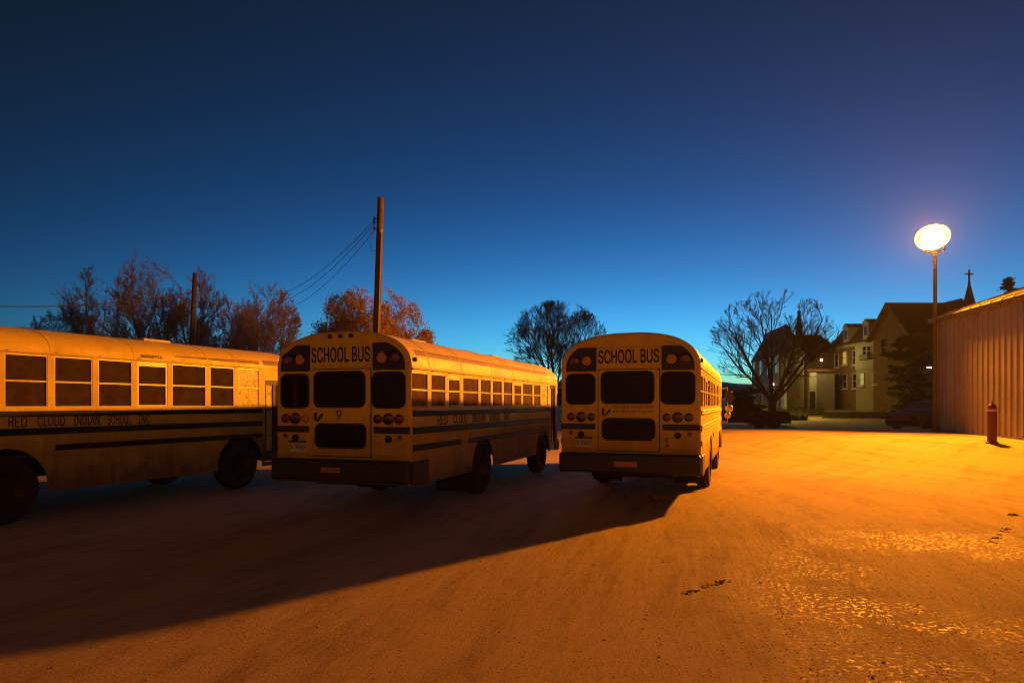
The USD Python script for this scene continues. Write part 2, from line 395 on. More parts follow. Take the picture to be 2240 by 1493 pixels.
# ------------------------------------------------------------------ floodlight on a pole
fz = float(ground_z(LAMP[0], LAMP[1]))
pole_xy = LAMP[:2] - LAMP_DIR[:2] * 0.42
pz = float(ground_z(*pole_xy))
lamp = thing('street_lamp', 'tall steel pole carrying a glaring orange floodlight beside the metal shed', 'street lamp', (pole_xy[0], pole_xy[1], pz))
top = LAMP[2] - pz
obj('pole', cat_([cyl((0, 0, -0.3), (0, 0, top - 0.55), 0.075, 0.055, 14), lathe([(0.17, -0.05), (0.17, 0.03), (0.11, 0.05), (0.10, 0.2)], 14)]), M['steel'], lamp, smooth=40)
yaw = math.atan2(LAMP_DIR[1], LAMP_DIR[0])
Rl = rot_z(yaw)                       # local +x looks along the beam
off = np.array([LAMP[0] - pole_xy[0], LAMP[1] - pole_xy[1], top])
# yoke: cross bar on the pole top and two ears up to the housing
yoke = [cyl((0, 0, top - 0.60), (0, 0, top - 0.40), 0.075, 0.075, 12)]
yoke += [xf(box(0.0, 0, -0.42, 0.07, 0.62, 0.05, 0.008), Rl, (0, 0, top))]
for s in (-1, 1):
    yoke += [xf(box(0.10, s * 0.30, -0.22, 0.25, 0.03, 0.42, 0.006), Rl, (0, 0, top))]
obj('yoke', cat_(yoke), M['steel'], lamp)
# housing: a shallow box whose rim stops the light at the plane of its face
bloom_bowl = lathe([(0.22, -0.05), (0.305, -0.035), (0.44, -0.01), (0.54, 0.04), (0.555, 0.04), (0.46, -0.03), (0.32, -0.06), (0.22, -0.08)], 32)  # flared wide so its lit rim stands in for the lamp's bloom
bloom_bowl = (np.stack([bloom_bowl[0][:, 2], bloom_bowl[0][:, 0], bloom_bowl[0][:, 1] * 0.82], 1), bloom_bowl[1])
hs = [box(-0.19, 0, 0, 0.22, 0.50, 0.42, 0.05), bloom_bowl]
obj('housing', cat_([xf(h, Rl, off) for h in hs]), M['housing'], lamp)
k = np.linspace(0, math.pi / 2, 9)
dome_p = [(0.30 * math.cos(t), 0.055 * math.sin(t)) for t in k]
v, f = lathe(dome_p, 28)
v = np.stack([v[:, 2] - 0.03, v[:, 0], v[:, 1] * 0.82], 1)
obj('lens', xf((v, f), Rl, off), M['lamp'], lamp, smooth=True)

# ------------------------------------------------------------------ the school buses
HW = 1.22                 # half width
ZE, CROWN = 2.34, 0.60    # eave height and rise of the roof
ZB = 0.66                 # bottom of the skirt
WIN_SEQ = [('n', .56), ('n', .56), ('e', .53), ('w', .76), ('n', .56), ('n', .56), ('n', .57), ('e', .54), ('w', .78), ('n', .58), ('f', .60)]
WIN_Z0, WIN_Z1 = 1.70, 2.245


def win_spans(t0=0.03, gap=0.118, seq=None):
    t, out = t0, []
    for kind, w in seq or WIN_SEQ:
        out.append((kind, t, t + w)); t += w + gap
    return out, t


SPANS, T_END = win_spans()
DOOR0, DOOR1 = T_END + 0.06, T_END + 0.66
LEN = DOOR1 + 0.28
REAR_AXLE, FRONT_AXLE, R_TYRE = 3.08, T_END - 0.95, 0.50


def section(ins, zb=None):
    zb = ZB if zb is None else zb
    a, b = HW - ins, CROWN - ins * 0.9
    tt = np.linspace(0, 1, 15)
    xs = a * np.concatenate([1 - (1 - np.cos(tt * math.pi / 2)) ** 1.0])
    zs = ZE + b * (1 - (xs / a) ** 2.65) ** (1 / 2.2)
    right = [(a, zb), (a, ZE - 0.3)] + list(zip(xs, zs))
    left = [(-x, z) for x, z in right[::-1][1:]]
    return np.array(right + left)


def roof_section(ins):
    return section(ins)[1:-1]


def loft(rings):
    n = len(rings[0][1])
    v = np.concatenate([np.stack([r[:, 0], np.full(n, y), r[:, 1]], 1) for y, r in rings])
    f = [[k * n + c, k * n + c + 1, (k + 1) * n + c + 1, (k + 1) * n + c] for k in range(len(rings) - 1) for c in range(n - 1)]
    return v, np.array([[q[0], q[1], q[2]] for q in f] + [[q[0], q[2], q[3]] for q in f])


def disc(xc, zc, r, y0, depth, n=18, dome=0.3):
    """A round lamp on the rear face, bulging to -y."""
    v, f = lathe([(r, 0), (r, depth * (1 - dome)), (r * 0.75, depth * 0.92), (r * 0.4, depth), (0.001, depth * 1.02)], n)
    return np.stack([v[:, 0] + xc, y0 - v[:, 2], v[:, 1] + zc], 1), f[:, ::-1]


def wheel(parent, x, y, side, z=R_TYRE, r=R_TYRE, w=0.28):
    """Tyre and rim, axle along x, outer face towards side."""
    pr = [(r * 0.56, -w / 2), (r * 0.80, -w / 2), (r * 0.95, -w * 0.46), (r, -w * 0.34), (r, w * 0.34), (r * 0.95, w * 0.46), (r * 0.80, w / 2), (r * 0.56, w / 2), (r * 0.54, 0.0), (r * 0.56, -w / 2)]
    v, f = lathe(pr, 28)
    v = np.stack([v[:, 2] * side, v[:, 0], v[:, 1]], 1)
    rp = [(0.001, w * 0.18), (r * 0.14, w * 0.18), (r * 0.16, w * 0.05), (r * 0.42, w * 0.02), (r * 0.50, w * 0.30), (r * 0.565, w * 0.44)]
    v2, f2 = lathe(rp, 24)
    v2 = np.stack([v2[:, 2] * side, v2[:, 0], v2[:, 1]], 1)
    nuts = []
    for k in range(8):
        a = k * math.pi / 4
        nuts.append(cyl((side * w * 0.02, r * 0.30 * math.cos(a), r * 0.30 * math.sin(a)), (side * w * 0.14, r * 0.30 * math.cos(a), r * 0.30 * math.sin(a)), 0.016, n=6))
    t = obj('wheel', xf(cat_([(v2, f2)] + nuts), None, (x, y, z)), M['rim'], parent, smooth=40)
    obj('tyre', xf((v, f), None, (x, y, z)), M['rubber'], t, smooth=40)
    return t


def build_bus(number, label, R, theta, extras):
    global ZE, CROWN, ZB, WIN_Z1, SPANS, T_END, DOOR0, DOOR1, LEN, FRONT_AXLE
    ZE, CROWN, ZB, WIN_Z1 = extras['dims']
    SPANS, T_END = win_spans(extras.get('t0', 0.03), extras.get('gap', 0.118), extras.get('seq'))
    DOOR0, DOOR1 = T_END + 0.06, T_END + 0.66
    LEN = DOOR1 + 0.28
    FRONT_AXLE = T_END - 0.60
    w = np.array([math.cos(theta), -math.sin(theta)])
    org = np.array(R) - HW * w
    t = thing('school_bus', label, 'bus', (org[0], org[1], 0.0), -theta, 'school buses parked side by side in the yard')
    Y0, Y1 = 0.018 + extras.get('t0', 0.03) * 0.4, LEN - 0.10
    # ---- side walls with window, door and wheel openings
    for side in (1, -1):
        poly = sbox(Y0, ZB, Y1, ZE)
        for kind, a, b in SPANS:
            poly = poly.difference(rrect(a, WIN_Z0, b, WIN_Z1, 0.03))
        if side == 1:
            poly = poly.difference(sbox(DOOR0, 0.5, DOOR1, 2.27))
        else:
            poly = poly.difference(rrect(DOOR0 - 0.1, 1.45, DOOR1, 2.2, 0.04))
        for ya in (REAR_AXLE, FRONT_AXLE):
            arch = Point(ya, R_TYRE).buffer(R_TYRE * 1.22, quad_segs=10).union(sbox(ya - R_TYRE * 1.22, 0.2, ya + R_TYRE * 1.22, R_TYRE))
            poly = poly.difference(arch)
        m = extr(poly, 0.035, 'yz', HW - 0.035 if side == 1 else -HW)
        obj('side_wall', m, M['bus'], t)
    # ---- rounded rear and front bands, roof
    rings = [(0.0, section(0.055)), (Y0 * 0.2, section(0.030)), (Y0 * 0.5, section(0.012)), (Y0 * 0.8, section(0.003)), (Y0 + 0.002, section(0.0))]
    obj('rear_corner_band', loft(rings), M['bus'], t, smooth=True)
    rings = [(Y1 - 0.002, section(0.0)), (LEN - 0.05, section(0.01)), (LEN - 0.015, section(0.035)), (LEN, section(0.075))]
    obj('front_corner_band', loft(rings), M['bus'], t, smooth=True)
    rs = section(0.0)
    keep = rs[:, 1] >= ZE - 0.001
    roof_ring = rs[keep]
    obj('roof', loft([(y, roof_ring) for y in np.linspace(Y0, Y1, 12)]), M['bus'], t, smooth=True)
    # roof seams: the sheet joints that run over the crown
    for y in [SPANS[k][1] - 0.06 for k in (1, 3, 5, 7, 9, 10)]:
        o = roof_ring.copy(); o[:, 0] *= 1 + 0.004 / HW; o[:, 1] += 0.006 * np.clip((o[:, 1] - ZE) / CROWN, 0, 1)
        obj('roof_seam', loft([(y - 0.012, roof_ring), (y - 0.008, o), (y + 0.008, o), (y + 0.012, roof_ring)]), M['roof_band'] if y == -1 else M['bus'], t)
    # drip rail over the windows
    obj('drip_rail', box(HW + 0.008, (Y0 + T_END) / 2, ZE - 0.035, 0.022, T_END - Y0, 0.022, 0.006), M['bus'], t)
    # roof hatches
    for hy in (2.1, 6.3):
        obj('roof_hatch', box(0, hy, ZE + CROWN + 0.015, 0.62, 0.62, 0.07, 0.02), M['bus'], t)
    obj('floor', box(0, LEN / 2, 0.98, 2 * HW - 0.08, LEN - 0.3, 0.05), M['seat'], t)
    obj('chassis', cat_([box(s * 0.42, LEN / 2, 0.72, 0.10, LEN - 0.5, 0.26) for s in (-1, 1)] + [box(0, LEN / 2 - .2, 0.88, 2 * HW - 0.16, LEN - 0.6, 0.06), box(0, 1.35, 0.66, 1.5, 1.9, 0.44), box(-0.7, 5.0, 0.72, 0.5, 1.0, 0.4),
                                 cyl((-1.0, REAR_AXLE, R_TYRE), (1.0, REAR_AXLE, R_TYRE), 0.09), cyl((-1.0, FRONT_AXLE, R_TYRE), (1.0, FRONT_AXLE, R_TYRE), 0.07), box(0, REAR_AXLE, R_TYRE, 0.4, 0.4, 0.36, 0.08)]), M['under'], t)
    # ---- rear wall
    sec = Polygon(section(0.055, ZB + 0.02))
    zo = extras['zo']                                     # rear details sit a little higher or lower from bus to bus
    wins = [rrect(-1.12, 1.70 + zo, -0.60, 2.23 + zo, 0.10), rrect(-0.475, 1.71 + zo, 0.44, 2.26 + zo, 0.10), rrect(0.565, 1.70 + zo, 1.12, 2.24 + zo, 0.10), rrect(-0.455, 1.07 + zo, 0.455, 1.44 + zo, 0.10)]
    rear = sec
    for q in wins:
        rear = rear.difference(q)
    obj('rear_wall', extr(rear, 0.03, 'xz', 0.0), M['bus'], t)
    door_poly = rrect(-0.53, 0.94, 0.53, 2.30 + zo, 0.03).difference(wins[1].buffer(0.012)).difference(wins[3].buffer(0.012))
    door = obj('emergency_door', extr(door_poly, 0.022, 'xz', -0.024), M['bus'], t)
    obj('door_seam', extr(rrect(-0.545, 0.925, 0.545, 2.315 + zo, 0.035).difference(rrect(-0.531, 0.939, 0.531, 2.301 + zo, 0.03)), 0.005, 'xz', -0.004), M['gasket'], t)
    # the two lever handle strokes on the door
    hv = [box(-0.445, -0.04, 1.56 + zo, 0.028, 0.03, 0.13, 0.005)]
    lever = trimesh.creation.box([0.022, 0.03, 0.15]); lever.apply_transform(trimesh.transformations.rotation_matrix(math.radians(42), [0, 1, 0])); lever.apply_translation([-0.36, -0.045, 1.545 + zo])
    obj('handle', cat_(hv + [lever]), M['letter'], door)
    for q in wins:
        g = obj('rear_window', extr(q.buffer(0.014).difference(q.buffer(-0.018)), 0.034, 'xz', -0.012 if q is wins[0] or q is wins[2] else -0.034), M['gasket'], t)
        obj('pane', extr(q.buffer(-0.014), 0.008, 'xz', 0.004 if q is wins[0] or q is wins[2] else -0.014), M['rear_pane'], g)
    # sign panel and warning lamp boxes
    obj('sign_panel', box(0.0, -0.012, 2.515 + zo, 1.10, 0.022, 0.36, 0.006), M['bus'], t)
    obj('lettering', text_rear('SCHOOL BUS', 0.225, 0.0, 2.42 + zo, -0.024, squeeze=0.535, bold=True), M['letter'], t)
    lamp_poly = {}
    for s in (-1, 1):
        q = sbox(0.575 if s > 0 else -1.13, 2.28 + zo, 1.13 if s > 0 else -0.575, 2.70 + zo).intersection(sec.buffer(-0.045))
        o = obj('warning_light_panel', extr(q, 0.02, 'xz', -0.02), M['black'], t)
        for xx, m_ in ((0.74, 'amber_lens'), (0.965, 'red_lens')):
            obj('warning_light', disc(s * xx, 2.47 + zo, 0.085, -0.02, 0.03), M[m_], o, smooth=40)
            hood = []
            a = np.linspace(math.radians(10), math.radians(170), 12)
            ri, ro_ = 0.092, 0.100
            ring = Polygon([(s * xx + ro_ * math.cos(q_), 2.47 + zo + ro_ * math.sin(q_)) for q_ in a] + [(s * xx + ri * math.cos(q_), 2.47 + zo + ri * math.sin(q_)) for q_ in a[::-1]])
            obj('lamp_hood', extr(ring, 0.06, 'xz', -0.08), M['black'], o)
    # tail lamps
    for s in (-1, 1):
        for xx, r_, m_ in ((1.03, 0.075, 'red_lens'), (0.845, 0.092, 'dark_lens'), (0.66, 0.07, 'amber_lens' if number == '9' else 'red_lens')):
            m_ = 'dark_lens' if (xx == 0.66 and s > 0 and number == '9') else m_
            obj('tail_lamp', disc(s * xx, 1.525, r_, 0.0, 0.045), M[m_], t, smooth=40)
        obj('reversing_lamp', disc(s * 0.845, 1.215, 0.055, 0.0, 0.04), M['gasket'], t, smooth=40)
        obj('reflector', disc(s * 1.04, 1.245, 0.038, 0.0, 0.012, dome=0.1), M['red_lens'], t)
        # black belt rail that wraps the rear corners
        obj('rear_rail', box(s * 0.90, -0.012, 1.355, 0.62, 0.03, 0.10, 0.008), M['black'], t)
        obj('ledge', box(s * 0.87, -0.03, 0.935, 0.60, 0.06, 0.05, 0.012), M['bus'], t)
    obj('bumper', cat_([box(0, -0.06, 0.72, 2.46, 0.16, 0.34, 0.03), box(-1.235, 0.28, 0.70, 0.035, 0.56, 0.36, 0.012), box(1.235, 0.28, 0.70, 0.035, 0.56, 0.36, 0.012)]), M['black'], t)
    obj('rear_sill', box(0, -0.02, 0.905, 2.36, 0.05, 0.03, 0.008), M['bus'], t)
    for s in (-1, 1):
        obj('mud_flap', box(s * 0.85, 2.35, 0.42, 0.62, 0.02, 0.56), M['rubber'], t)
    # licence plate
    pl = obj('licence_plate', box(-0.80, -0.01, 1.06, 0.30, 0.008, 0.15), M['plate'], t)
    if extras['plate']:
        obj('plate_lettering', text_rear(extras['plate'], 0.068, -0.80, 1.035, -0.015, squeeze=0.8, depth=0.002), M['letter'], pl)
    obj('plate_lamp', box(-0.80, -0.02, 1.155, 0.32, 0.03, 0.025, 0.005), M['gasket'], t)
    # ---- rails along both sides
    for side in (1, -1):
        for z0, h in ((1.61, 0.085), (1.345, 0.10), (1.085, 0.09)):
            x = side * (HW + 0.011)
            segs = [(0.06, T_END - 0.02)]
            if z0 < 1.2:
                segs = [(0.06, REAR_AXLE - 0.70), (REAR_AXLE + 0.70, T_END - 0.02)]
                if number == '9' and side == 1:
                    segs = [(0.06, 1.95), (REAR_AXLE - 0.62 - 0.06, T_END - 0.02)]
                    segs = [(0.06, 1.9), (2.3, T_END - 0.02)]
            for a, b in segs:
                ms = [box(x, (a + b) / 2, z0, 0.022, b - a, h, 0.006)] + [box(x + side * 0.012, (a + b) / 2, z0 + dz, 0.012, b - a - 0.02, h * 0.22, 0.004) for dz in (-h * 0.26, h * 0.26)]
                obj('rub_rail', cat_(ms), M['bus'] if number == '1' and side == 1 else M['black'], t)
        for q in range(4):
            zz = 1.155 + q * 0.042
            obj('side_rib', box(side * (HW + 0.003), (0.2 + T_END) / 2, zz, 0.012, T_END - 0.2, 0.012, 0.003), M['bus'], t)
    words = ['RED', 'CLOUD', 'INDIAN', 'SCHOOL', 'INC']
    starts, wlen = [0.0, 0.175, 0.41, 0.655, 0.90], [0.11, 0.175, 0.185, 0.185, 0.10]
    tw, ty = extras.get('text_w', 4.3), extras.get('text_y', 3.0)
    if number != '1':
        for wd_, s0, wl_ in zip(words, starts, wlen):
            obj('side_lettering', text_right(wd_, 0.165, ty + (s0 + wl_ / 2 - 0.5) * tw, 1.415, HW + 0.001, width=wl_ * tw, depth=0.004), M['letter'], t)
    # ---- side windows: frame > two panes
    for side in (1, -1):
        for kind, a, b in SPANS:
            zm = (WIN_Z0 + WIN_Z1) / 2 - 0.005
            x0 = HW - 0.030 if side == 1 else -HW + 0.002
            fw = 0.014
            outer = rrect(a + 0.002, WIN_Z0 + 0.002, b - 0.002, WIN_Z1 - 0.002, 0.028)
            if kind == 'e':
                inner = [sbox(a + 0.03, WIN_Z0 + 0.04, b - 0.03, zm - 0.014), sbox(a + 0.03, zm + 0.014, b - 0.03, WIN_Z1 - 0.085)]
            else:
                inner = [sbox(a + fw, WIN_Z0 + 0.022, b - fw, zm - 0.013), sbox(a + fw, zm + 0.013, b - fw, WIN_Z1 - 0.03)]
            fr = outer
            for q in inner:
                fr = fr.difference(q)
            o = obj('window', extr(fr, 0.026, 'yz', x0), M['alu'], t)
            for q in inner:
                obj('pane', extr(q.buffer(0.004, join_style=2), 0.006, 'yz', (HW - 0.026) if side == 1 else -HW + 0.018), M['frost'] if kind == 'f' else M['pane9' if number == '9' else 'pane'], o)
            if side == 1:
                obj('window_latch', box(HW + 0.006, a + 0.03, WIN_Z1 + 0.03, 0.014, 0.035, 0.022), M['gasket'], t)
    # ---- entry door at the front right, windscreen
    d = obj('entry_door', extr(sbox(DOOR0 + 0.01, 0.52, DOOR1 - 0.01, 2.26).difference(sbox(DOOR0 + 0.06, 0.75, DOOR0 + 0.26, 2.18)).difference(sbox(DOOR0 + 0.34, 0.75, DOOR1 - 0.06, 2.18)), 0.03, 'yz', HW - 0.05), M['black'], t)
    for q0, q1 in ((DOOR0 + 0.06, DOOR0 + 0.26), (DOOR0 + 0.34, DOOR1 - 0.06)):
        obj('pane', extr(sbox(q0, 0.75, q1, 2.18), 0.006, 'yz', HW - 0.045), M['frost'] if number != '1' and q0 < DOOR0 + 0.1 else M['pane'], d)
    fsec = Polygon(section(0.075, ZB + 0.02))
    ws = [rrect(-1.08, 1.35, -0.03, 2.25, 0.08), rrect(0.03, 1.35, 1.08, 2.25, 0.08)]
    fr = fsec
    for q in ws:
        fr = fr.difference(q)
    obj('front_wall', extr(fr, 0.03, 'xz', LEN - 0.03), M['bus'], t)
    for q in ws:
        obj('windscreen', extr(q.buffer(0.01), 0.01, 'xz', LEN - 0.025), M['rear_pane'], t)
    obj('front_bumper', box(0, LEN + 0.06, 0.62, 2.44, 0.16, 0.28, 0.03), M['black'], t)
    for s in (-1, 1):
        obj('headlamp', xf(disc(s * 0.85, 1.0, 0.1, 0.0, 0.03), np.diag([1, -1, 1.0]), (0, LEN, 0)), M['plate'], t)
    # seats
    for k in range(9):
        yy = 0.75 + k * 0.78
        for s in (-1, 1):
            obj('seat', cat_([box(s * 0.72, yy, 1.36, 0.92, 0.10, 0.55, 0.03), box(s * 0.72, yy + 0.24, 1.12, 0.92, 0.42, 0.14, 0.03)]), M['seat'], t)
    # wheels
    for s in (-1, 1):
        wheel(t, s * (HW - 0.15), REAR_AXLE, s)
        wheel(t, s * (HW - 0.17), FRONT_AXLE, s)
    # side marker lamps high on the rear corners
    for s in (-1, 1):
        v, f = disc(0, 0, 0.035, 0, 0.05)
        v = np.stack([-v[:, 1] * s + s * HW * 0.985, v[:, 0] + 0.14, v[:, 2] + ZE + 0.10], 1)
        obj('marker_lamp', (v, f), M['dark_lens'], t)
    # mirrors at the front right corner
    mm = [cyl((HW - 0.05, LEN - 0.15, 2.20), (HW + 0.16, LEN + 0.05, 2.24), 0.014), cyl((HW + 0.16, LEN + 0.05, 2.26), (HW + 0.16, LEN + 0.05, 1.22), 0.014), cyl((HW - 0.05, LEN - 0.1, 1.25), (HW + 0.16, LEN + 0.05, 1.24), 0.014)]
    br = obj('mirror_bracket', cat_(mm), M['chrome'], t)
    hd = box(0, 0, 0, 0.21, 0.07, 0.33, 0.03)
    obj('mirror', xf(hd, None, (HW + 0.20, LEN + 0.05, 1.98)), M['black'], br)
    cv = trimesh.creation.icosphere(2, 0.115); cv.apply_scale([1, 0.6, 1])
    obj('mirror', xf(cv, None, (HW + 0.20, LEN + 0.05, 1.63)), M['chrome'], br, smooth=True)
    obj('mirror', xf(cv, np.diag([0.8, 0.8, 0.8]), (HW + 0.16, LEN + 0.05, 1.43)), M['chrome'], br, smooth=True)
    return t, roof_ring


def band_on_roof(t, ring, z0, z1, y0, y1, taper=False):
    """A dull brown band laid on the curve of the right-hand roof side."""
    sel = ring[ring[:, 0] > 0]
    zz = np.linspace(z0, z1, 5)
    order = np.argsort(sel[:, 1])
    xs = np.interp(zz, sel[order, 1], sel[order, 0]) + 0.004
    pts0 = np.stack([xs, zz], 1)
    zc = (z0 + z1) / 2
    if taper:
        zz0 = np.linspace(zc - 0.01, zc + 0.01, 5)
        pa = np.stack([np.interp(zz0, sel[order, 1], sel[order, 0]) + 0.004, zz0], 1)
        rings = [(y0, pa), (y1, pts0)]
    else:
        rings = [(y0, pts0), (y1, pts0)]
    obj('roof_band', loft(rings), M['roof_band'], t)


th9, th1, th3 = math.atan((1600 - 1120) / FPX), math.atan((1640 - 1120) / FPX), math.atan((1715 - 1120) / FPX)
bus1, ring = build_bus('1', 'right-hand school bus with a 1 low on its rear, right side lit orange', (3.19, 11.05), th1, dict(plate='S  8460', zo=0.06, dims=(2.40, 0.61, 0.52, 2.27)))
obj('number', text_rear('1', 0.145, 0.66, 1.03, -0.001, squeeze=0.8), M['letter'], bus1)
obj('door_lettering', cat_([text_rear('UNLAWFUL TO PASS WHEN', 0.048, 0.08, 1.68, -0.024, squeeze=0.8, depth=0.003), text_rear('RED LIGHTS ARE FLASHING', 0.048, 0.08, 1.60, -0.024, squeeze=0.8, depth=0.003)]), M['letter'], bus1)
obj('bumper_plate', box(-0.03, -0.145, 0.71, 0.40, 0.008, 0.09), M['strip'], bus1)

bus9, ring = build_bus('9', 'middle school bus with a 9 on its rear door', (-1.53, 9.89), th9, dict(plate='S  3850', text_y=2.8, text_w=3.7, zo=0.0, dims=(2.34, 0.56, 0.50, 2.26)))
obj('number', text_rear('9', 0.155, -0.02, 1.505, -0.024, squeeze=0.85), M['letter'], bus9)
obj('bumper_plate', box(-0.10, -0.145, 0.73, 0.34, 0.008, 0.075), M['strip'], bus9)
obj('bumper_lettering', text_rear('o BLESSED', 0.045, -0.10, 0.708, -0.149, squeeze=0.85, bold=True, depth=0.002), M['sign_red'], bus9)
for xx in (-0.19, 0.0, 0.19):
    obj('clearance_lamp', disc(xx, 2.82, 0.035, -0.004, 0.05), M['dark_lens'], bus9)
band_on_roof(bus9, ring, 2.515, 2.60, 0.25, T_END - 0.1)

d3 = np.array([math.sin(th3), math.cos(th3)])
front_right = np.array([-5.12, 14.75])
SEQ3 = [('n', .60), ('n', .60), ('e', .60), ('w', .77), ('n', .60), ('n', .60), ('n', .60), ('e', .60), ('w', .76), ('n', .61), ('f', .60)]
R3 = front_right - d3 * (win_spans(0.10, 0.10, SEQ3)[1] + 0.68)
bus3, ring = build_bus('3', 'left-hand school bus cut off by the frame, its roof and windows lit orange', R3, th3, dict(plate='', text_y=4.27, text_w=2.30, zo=0.0, dims=(2.56, 0.41, 0.42, 2.505), gap=0.10, t0=0.10, seq=SEQ3))
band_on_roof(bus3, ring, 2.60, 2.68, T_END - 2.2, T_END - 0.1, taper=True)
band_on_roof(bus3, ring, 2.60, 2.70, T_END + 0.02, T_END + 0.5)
obj('exit_lettering', text_right('EMERGENCY EXIT', 0.055, (SPANS[7][1] + SPANS[7][2]) / 2, ZE + 0.01, HW + 0.004, width=0.44), M['letter'], bus3)

def gable_roof(x0, x1, y0, y1, ze, zr, axis, ov=0.35, th=0.12):
    """Two pitched slabs with overhang; axis is the ridge direction."""
    if axis == 'x':
        ym = (y0 + y1) / 2
        s = (zr - ze) / (ym - y0)
        prof = [(y0 - ov, ze - ov * s), (ym, zr), (y1 + ov, ze - ov * s), (y1 + ov, ze - ov * s + th), (ym, zr + th), (y0 - ov, ze - ov * s + th)]
        return extr(Polygon(prof), x1 - x0 + 2 * ov, 'yz', x0 - ov)
    xm = (x0 + x1) / 2
    s = (zr - ze) / (xm - x0)
    prof = [(x0 - ov, ze - ov * s), (xm, zr), (x1 + ov, ze - ov * s), (x1 + ov, ze - ov * s + th), (xm, zr + th), (x0 - ov, ze - ov * s + th)]
    return extr(Polygon(prof), y1 - y0 + 2 * ov, 'xz', y0 - ov)


# ------------------------------------------------------------------ metal shed at the right
wd = np.array([-0.174, -0.985])                  # along the wall towards the camera
wn = np.array([-0.985, 0.174])                   # out of the wall
c0 = np.array([15.6, 24.0])
SB, SE, SL = 0.42, 4.80, 14.5
shed_angle = math.atan2(wd[1], wd[0])
shed = thing('metal_shed', 'tan ribbed metal shed with a low pitched roof at the right edge', 'shed', (c0[0], c0[1], 0.0), shed_angle)
# local: +x along the wall towards the camera, +y into the shed? out is -y
out = 1 if (rot_z(shed_angle) @ np.array([0, 1, 0]))[:2] @ wn > 0 else -1


def S(x, o, z):  # along the wall, outwards, up
    return (x, out * o, z)


nrib = 46
pitch = SL / nrib
for k in range(nrib):
    x0 = k * pitch
    prof = [(x0, 0.0), (x0 + pitch * 0.74, 0.0), (x0 + pitch * 0.79, 0.022), (x0 + pitch * 0.95, 0.022), (x0 + pitch, 0.0)]
    v = []
    for a, o in prof:
        v += [S(a, o, SB), S(a, o, SE)]
    f = []
    for q in range(len(prof) - 1):
        f += [[2 * q, 2 * q + 2, 2 * q + 3], [2 * q, 2 * q + 3, 2 * q + 1]]
    obj('wall_panel', (np.array(v), np.array(f)), M['shed'], shed)
# back, end walls
D = 11.0
obj('end_wall', (np.array([S(0, 0, SB), S(0, -D, SB), S(0, -D, SE), S(0, -D / 2, SE + 1.9), S(0, 0, SE)]), np.array([[0, 1, 2], [0, 2, 3], [0, 3, 4]])), M['shed'], shed)
obj('end_wall', (np.array([S(SL, 0, SB), S(SL, -D, SB), S(SL, -D, SE), S(SL, -D / 2, SE + 1.9), S(SL, 0, SE)]), np.array([[0, 1, 2], [0, 2, 3], [0, 3, 4]])), M['shed'], shed)
obj('back_wall', (np.array([S(0, -D, SB), S(SL, -D, SB), S(SL, -D, SE), S(0, -D, SE)]), np.array([[0, 1, 2], [0, 2, 3]])), M['shed'], shed)
obj('corner_trim', cat_([box(0.09, out * 0.045, (SB + SE - 0.1) / 2, 0.20, 0.03, SE - SB - 0.1, 0.006), box(-0.012, out * -0.05, (SB + SE) / 2, 0.02, 0.2, SE - SB, 0.004)]), M['shed_trim'], shed)
obj('base_trim', box(SL / 2, out * 0.03, SB + 0.33, SL, 0.04, 0.10, 0.006), M['soffit'], shed)
ov = 0.20
obj('soffit', box(SL / 2, out * (ov / 2 - 0.01), SE - 0.03, SL + 0.3, ov - 0.05, 0.03), M['soffit'], shed)
obj('gutter', box(SL / 2 - 0.05, out * (ov - 0.03), SE + 0.0, SL + 0.4, 0.06, 0.13, 0.012), M['soffit'], shed)
pitch_s = 1.9 / (D / 2)
for k in range(24):                                   # roof sheets with a raised seam each
    wk = (SL + 0.4) / 24
    x0 = -0.25 + k * wk
    for sgn in (0, 1):
        def rp(a, o, up=0.0):
            oo = o if sgn == 0 else -D - o
            zz = SE + 0.085 + (ov - o) * pitch_s
            return S(a, oo, zz + up)
        pr = [(x0, 0.0), (x0 + wk * 0.86, 0.0), (x0 + wk * 0.89, 0.045), (x0 + wk * 0.97, 0.045), (x0 + wk, 0.0)]
        v, f = [], []
        for a, up in pr:
            v += [rp(a, ov + 0.02, up), rp(a, -D / 2, up), rp(a, ov + 0.02, up - 0.03), rp(a, -D / 2, up - 0.03)]
        for q in range(len(pr) - 1):
            b = 4 * q
            f += [[b, b + 4, b + 5], [b, b + 5, b + 1], [b + 2, b + 7, b + 6], [b + 2, b + 3, b + 7], [b, b + 2, b + 6], [b, b + 6, b + 4]]
        obj('roof_panel', (np.array(v), np.array(f)), M['shed_roof'], shed)

# ------------------------------------------------------------------ added unseen white building behind the camera, bounces lamp light onto the bus rears
hall = thing('bounce_building', 'added long white ribbed steel building, unseen, that bounces lamp light onto the bus rears', 'building', (0, 0, 0))
HX0, HX1, HY, HH = -27.0, 13.0, -3.8, 7.8
np_ = 42
for k in range(np_):
    x0 = HX0 + (HX1 - HX0) / np_ * k
    wp = (HX1 - HX0) / np_
    prof = [(x0, 0.0), (x0 + wp * 0.80, 0.0), (x0 + wp * 0.84, 0.035), (x0 + wp * 0.96, 0.035), (x0 + wp, 0.0)]
    v, f = [], []
    for a, o_ in prof:
        v += [(a, HY + o_, 0.0), (a, HY + o_, HH)]
    for q in range(len(prof) - 1):
        f += [[2 * q, 2 * q + 1, 2 * q + 3], [2 * q, 2 * q + 3, 2 * q + 2]]
    obj('wall_panel', (np.array(v), np.array(f)), M['bounce_white'], hall)
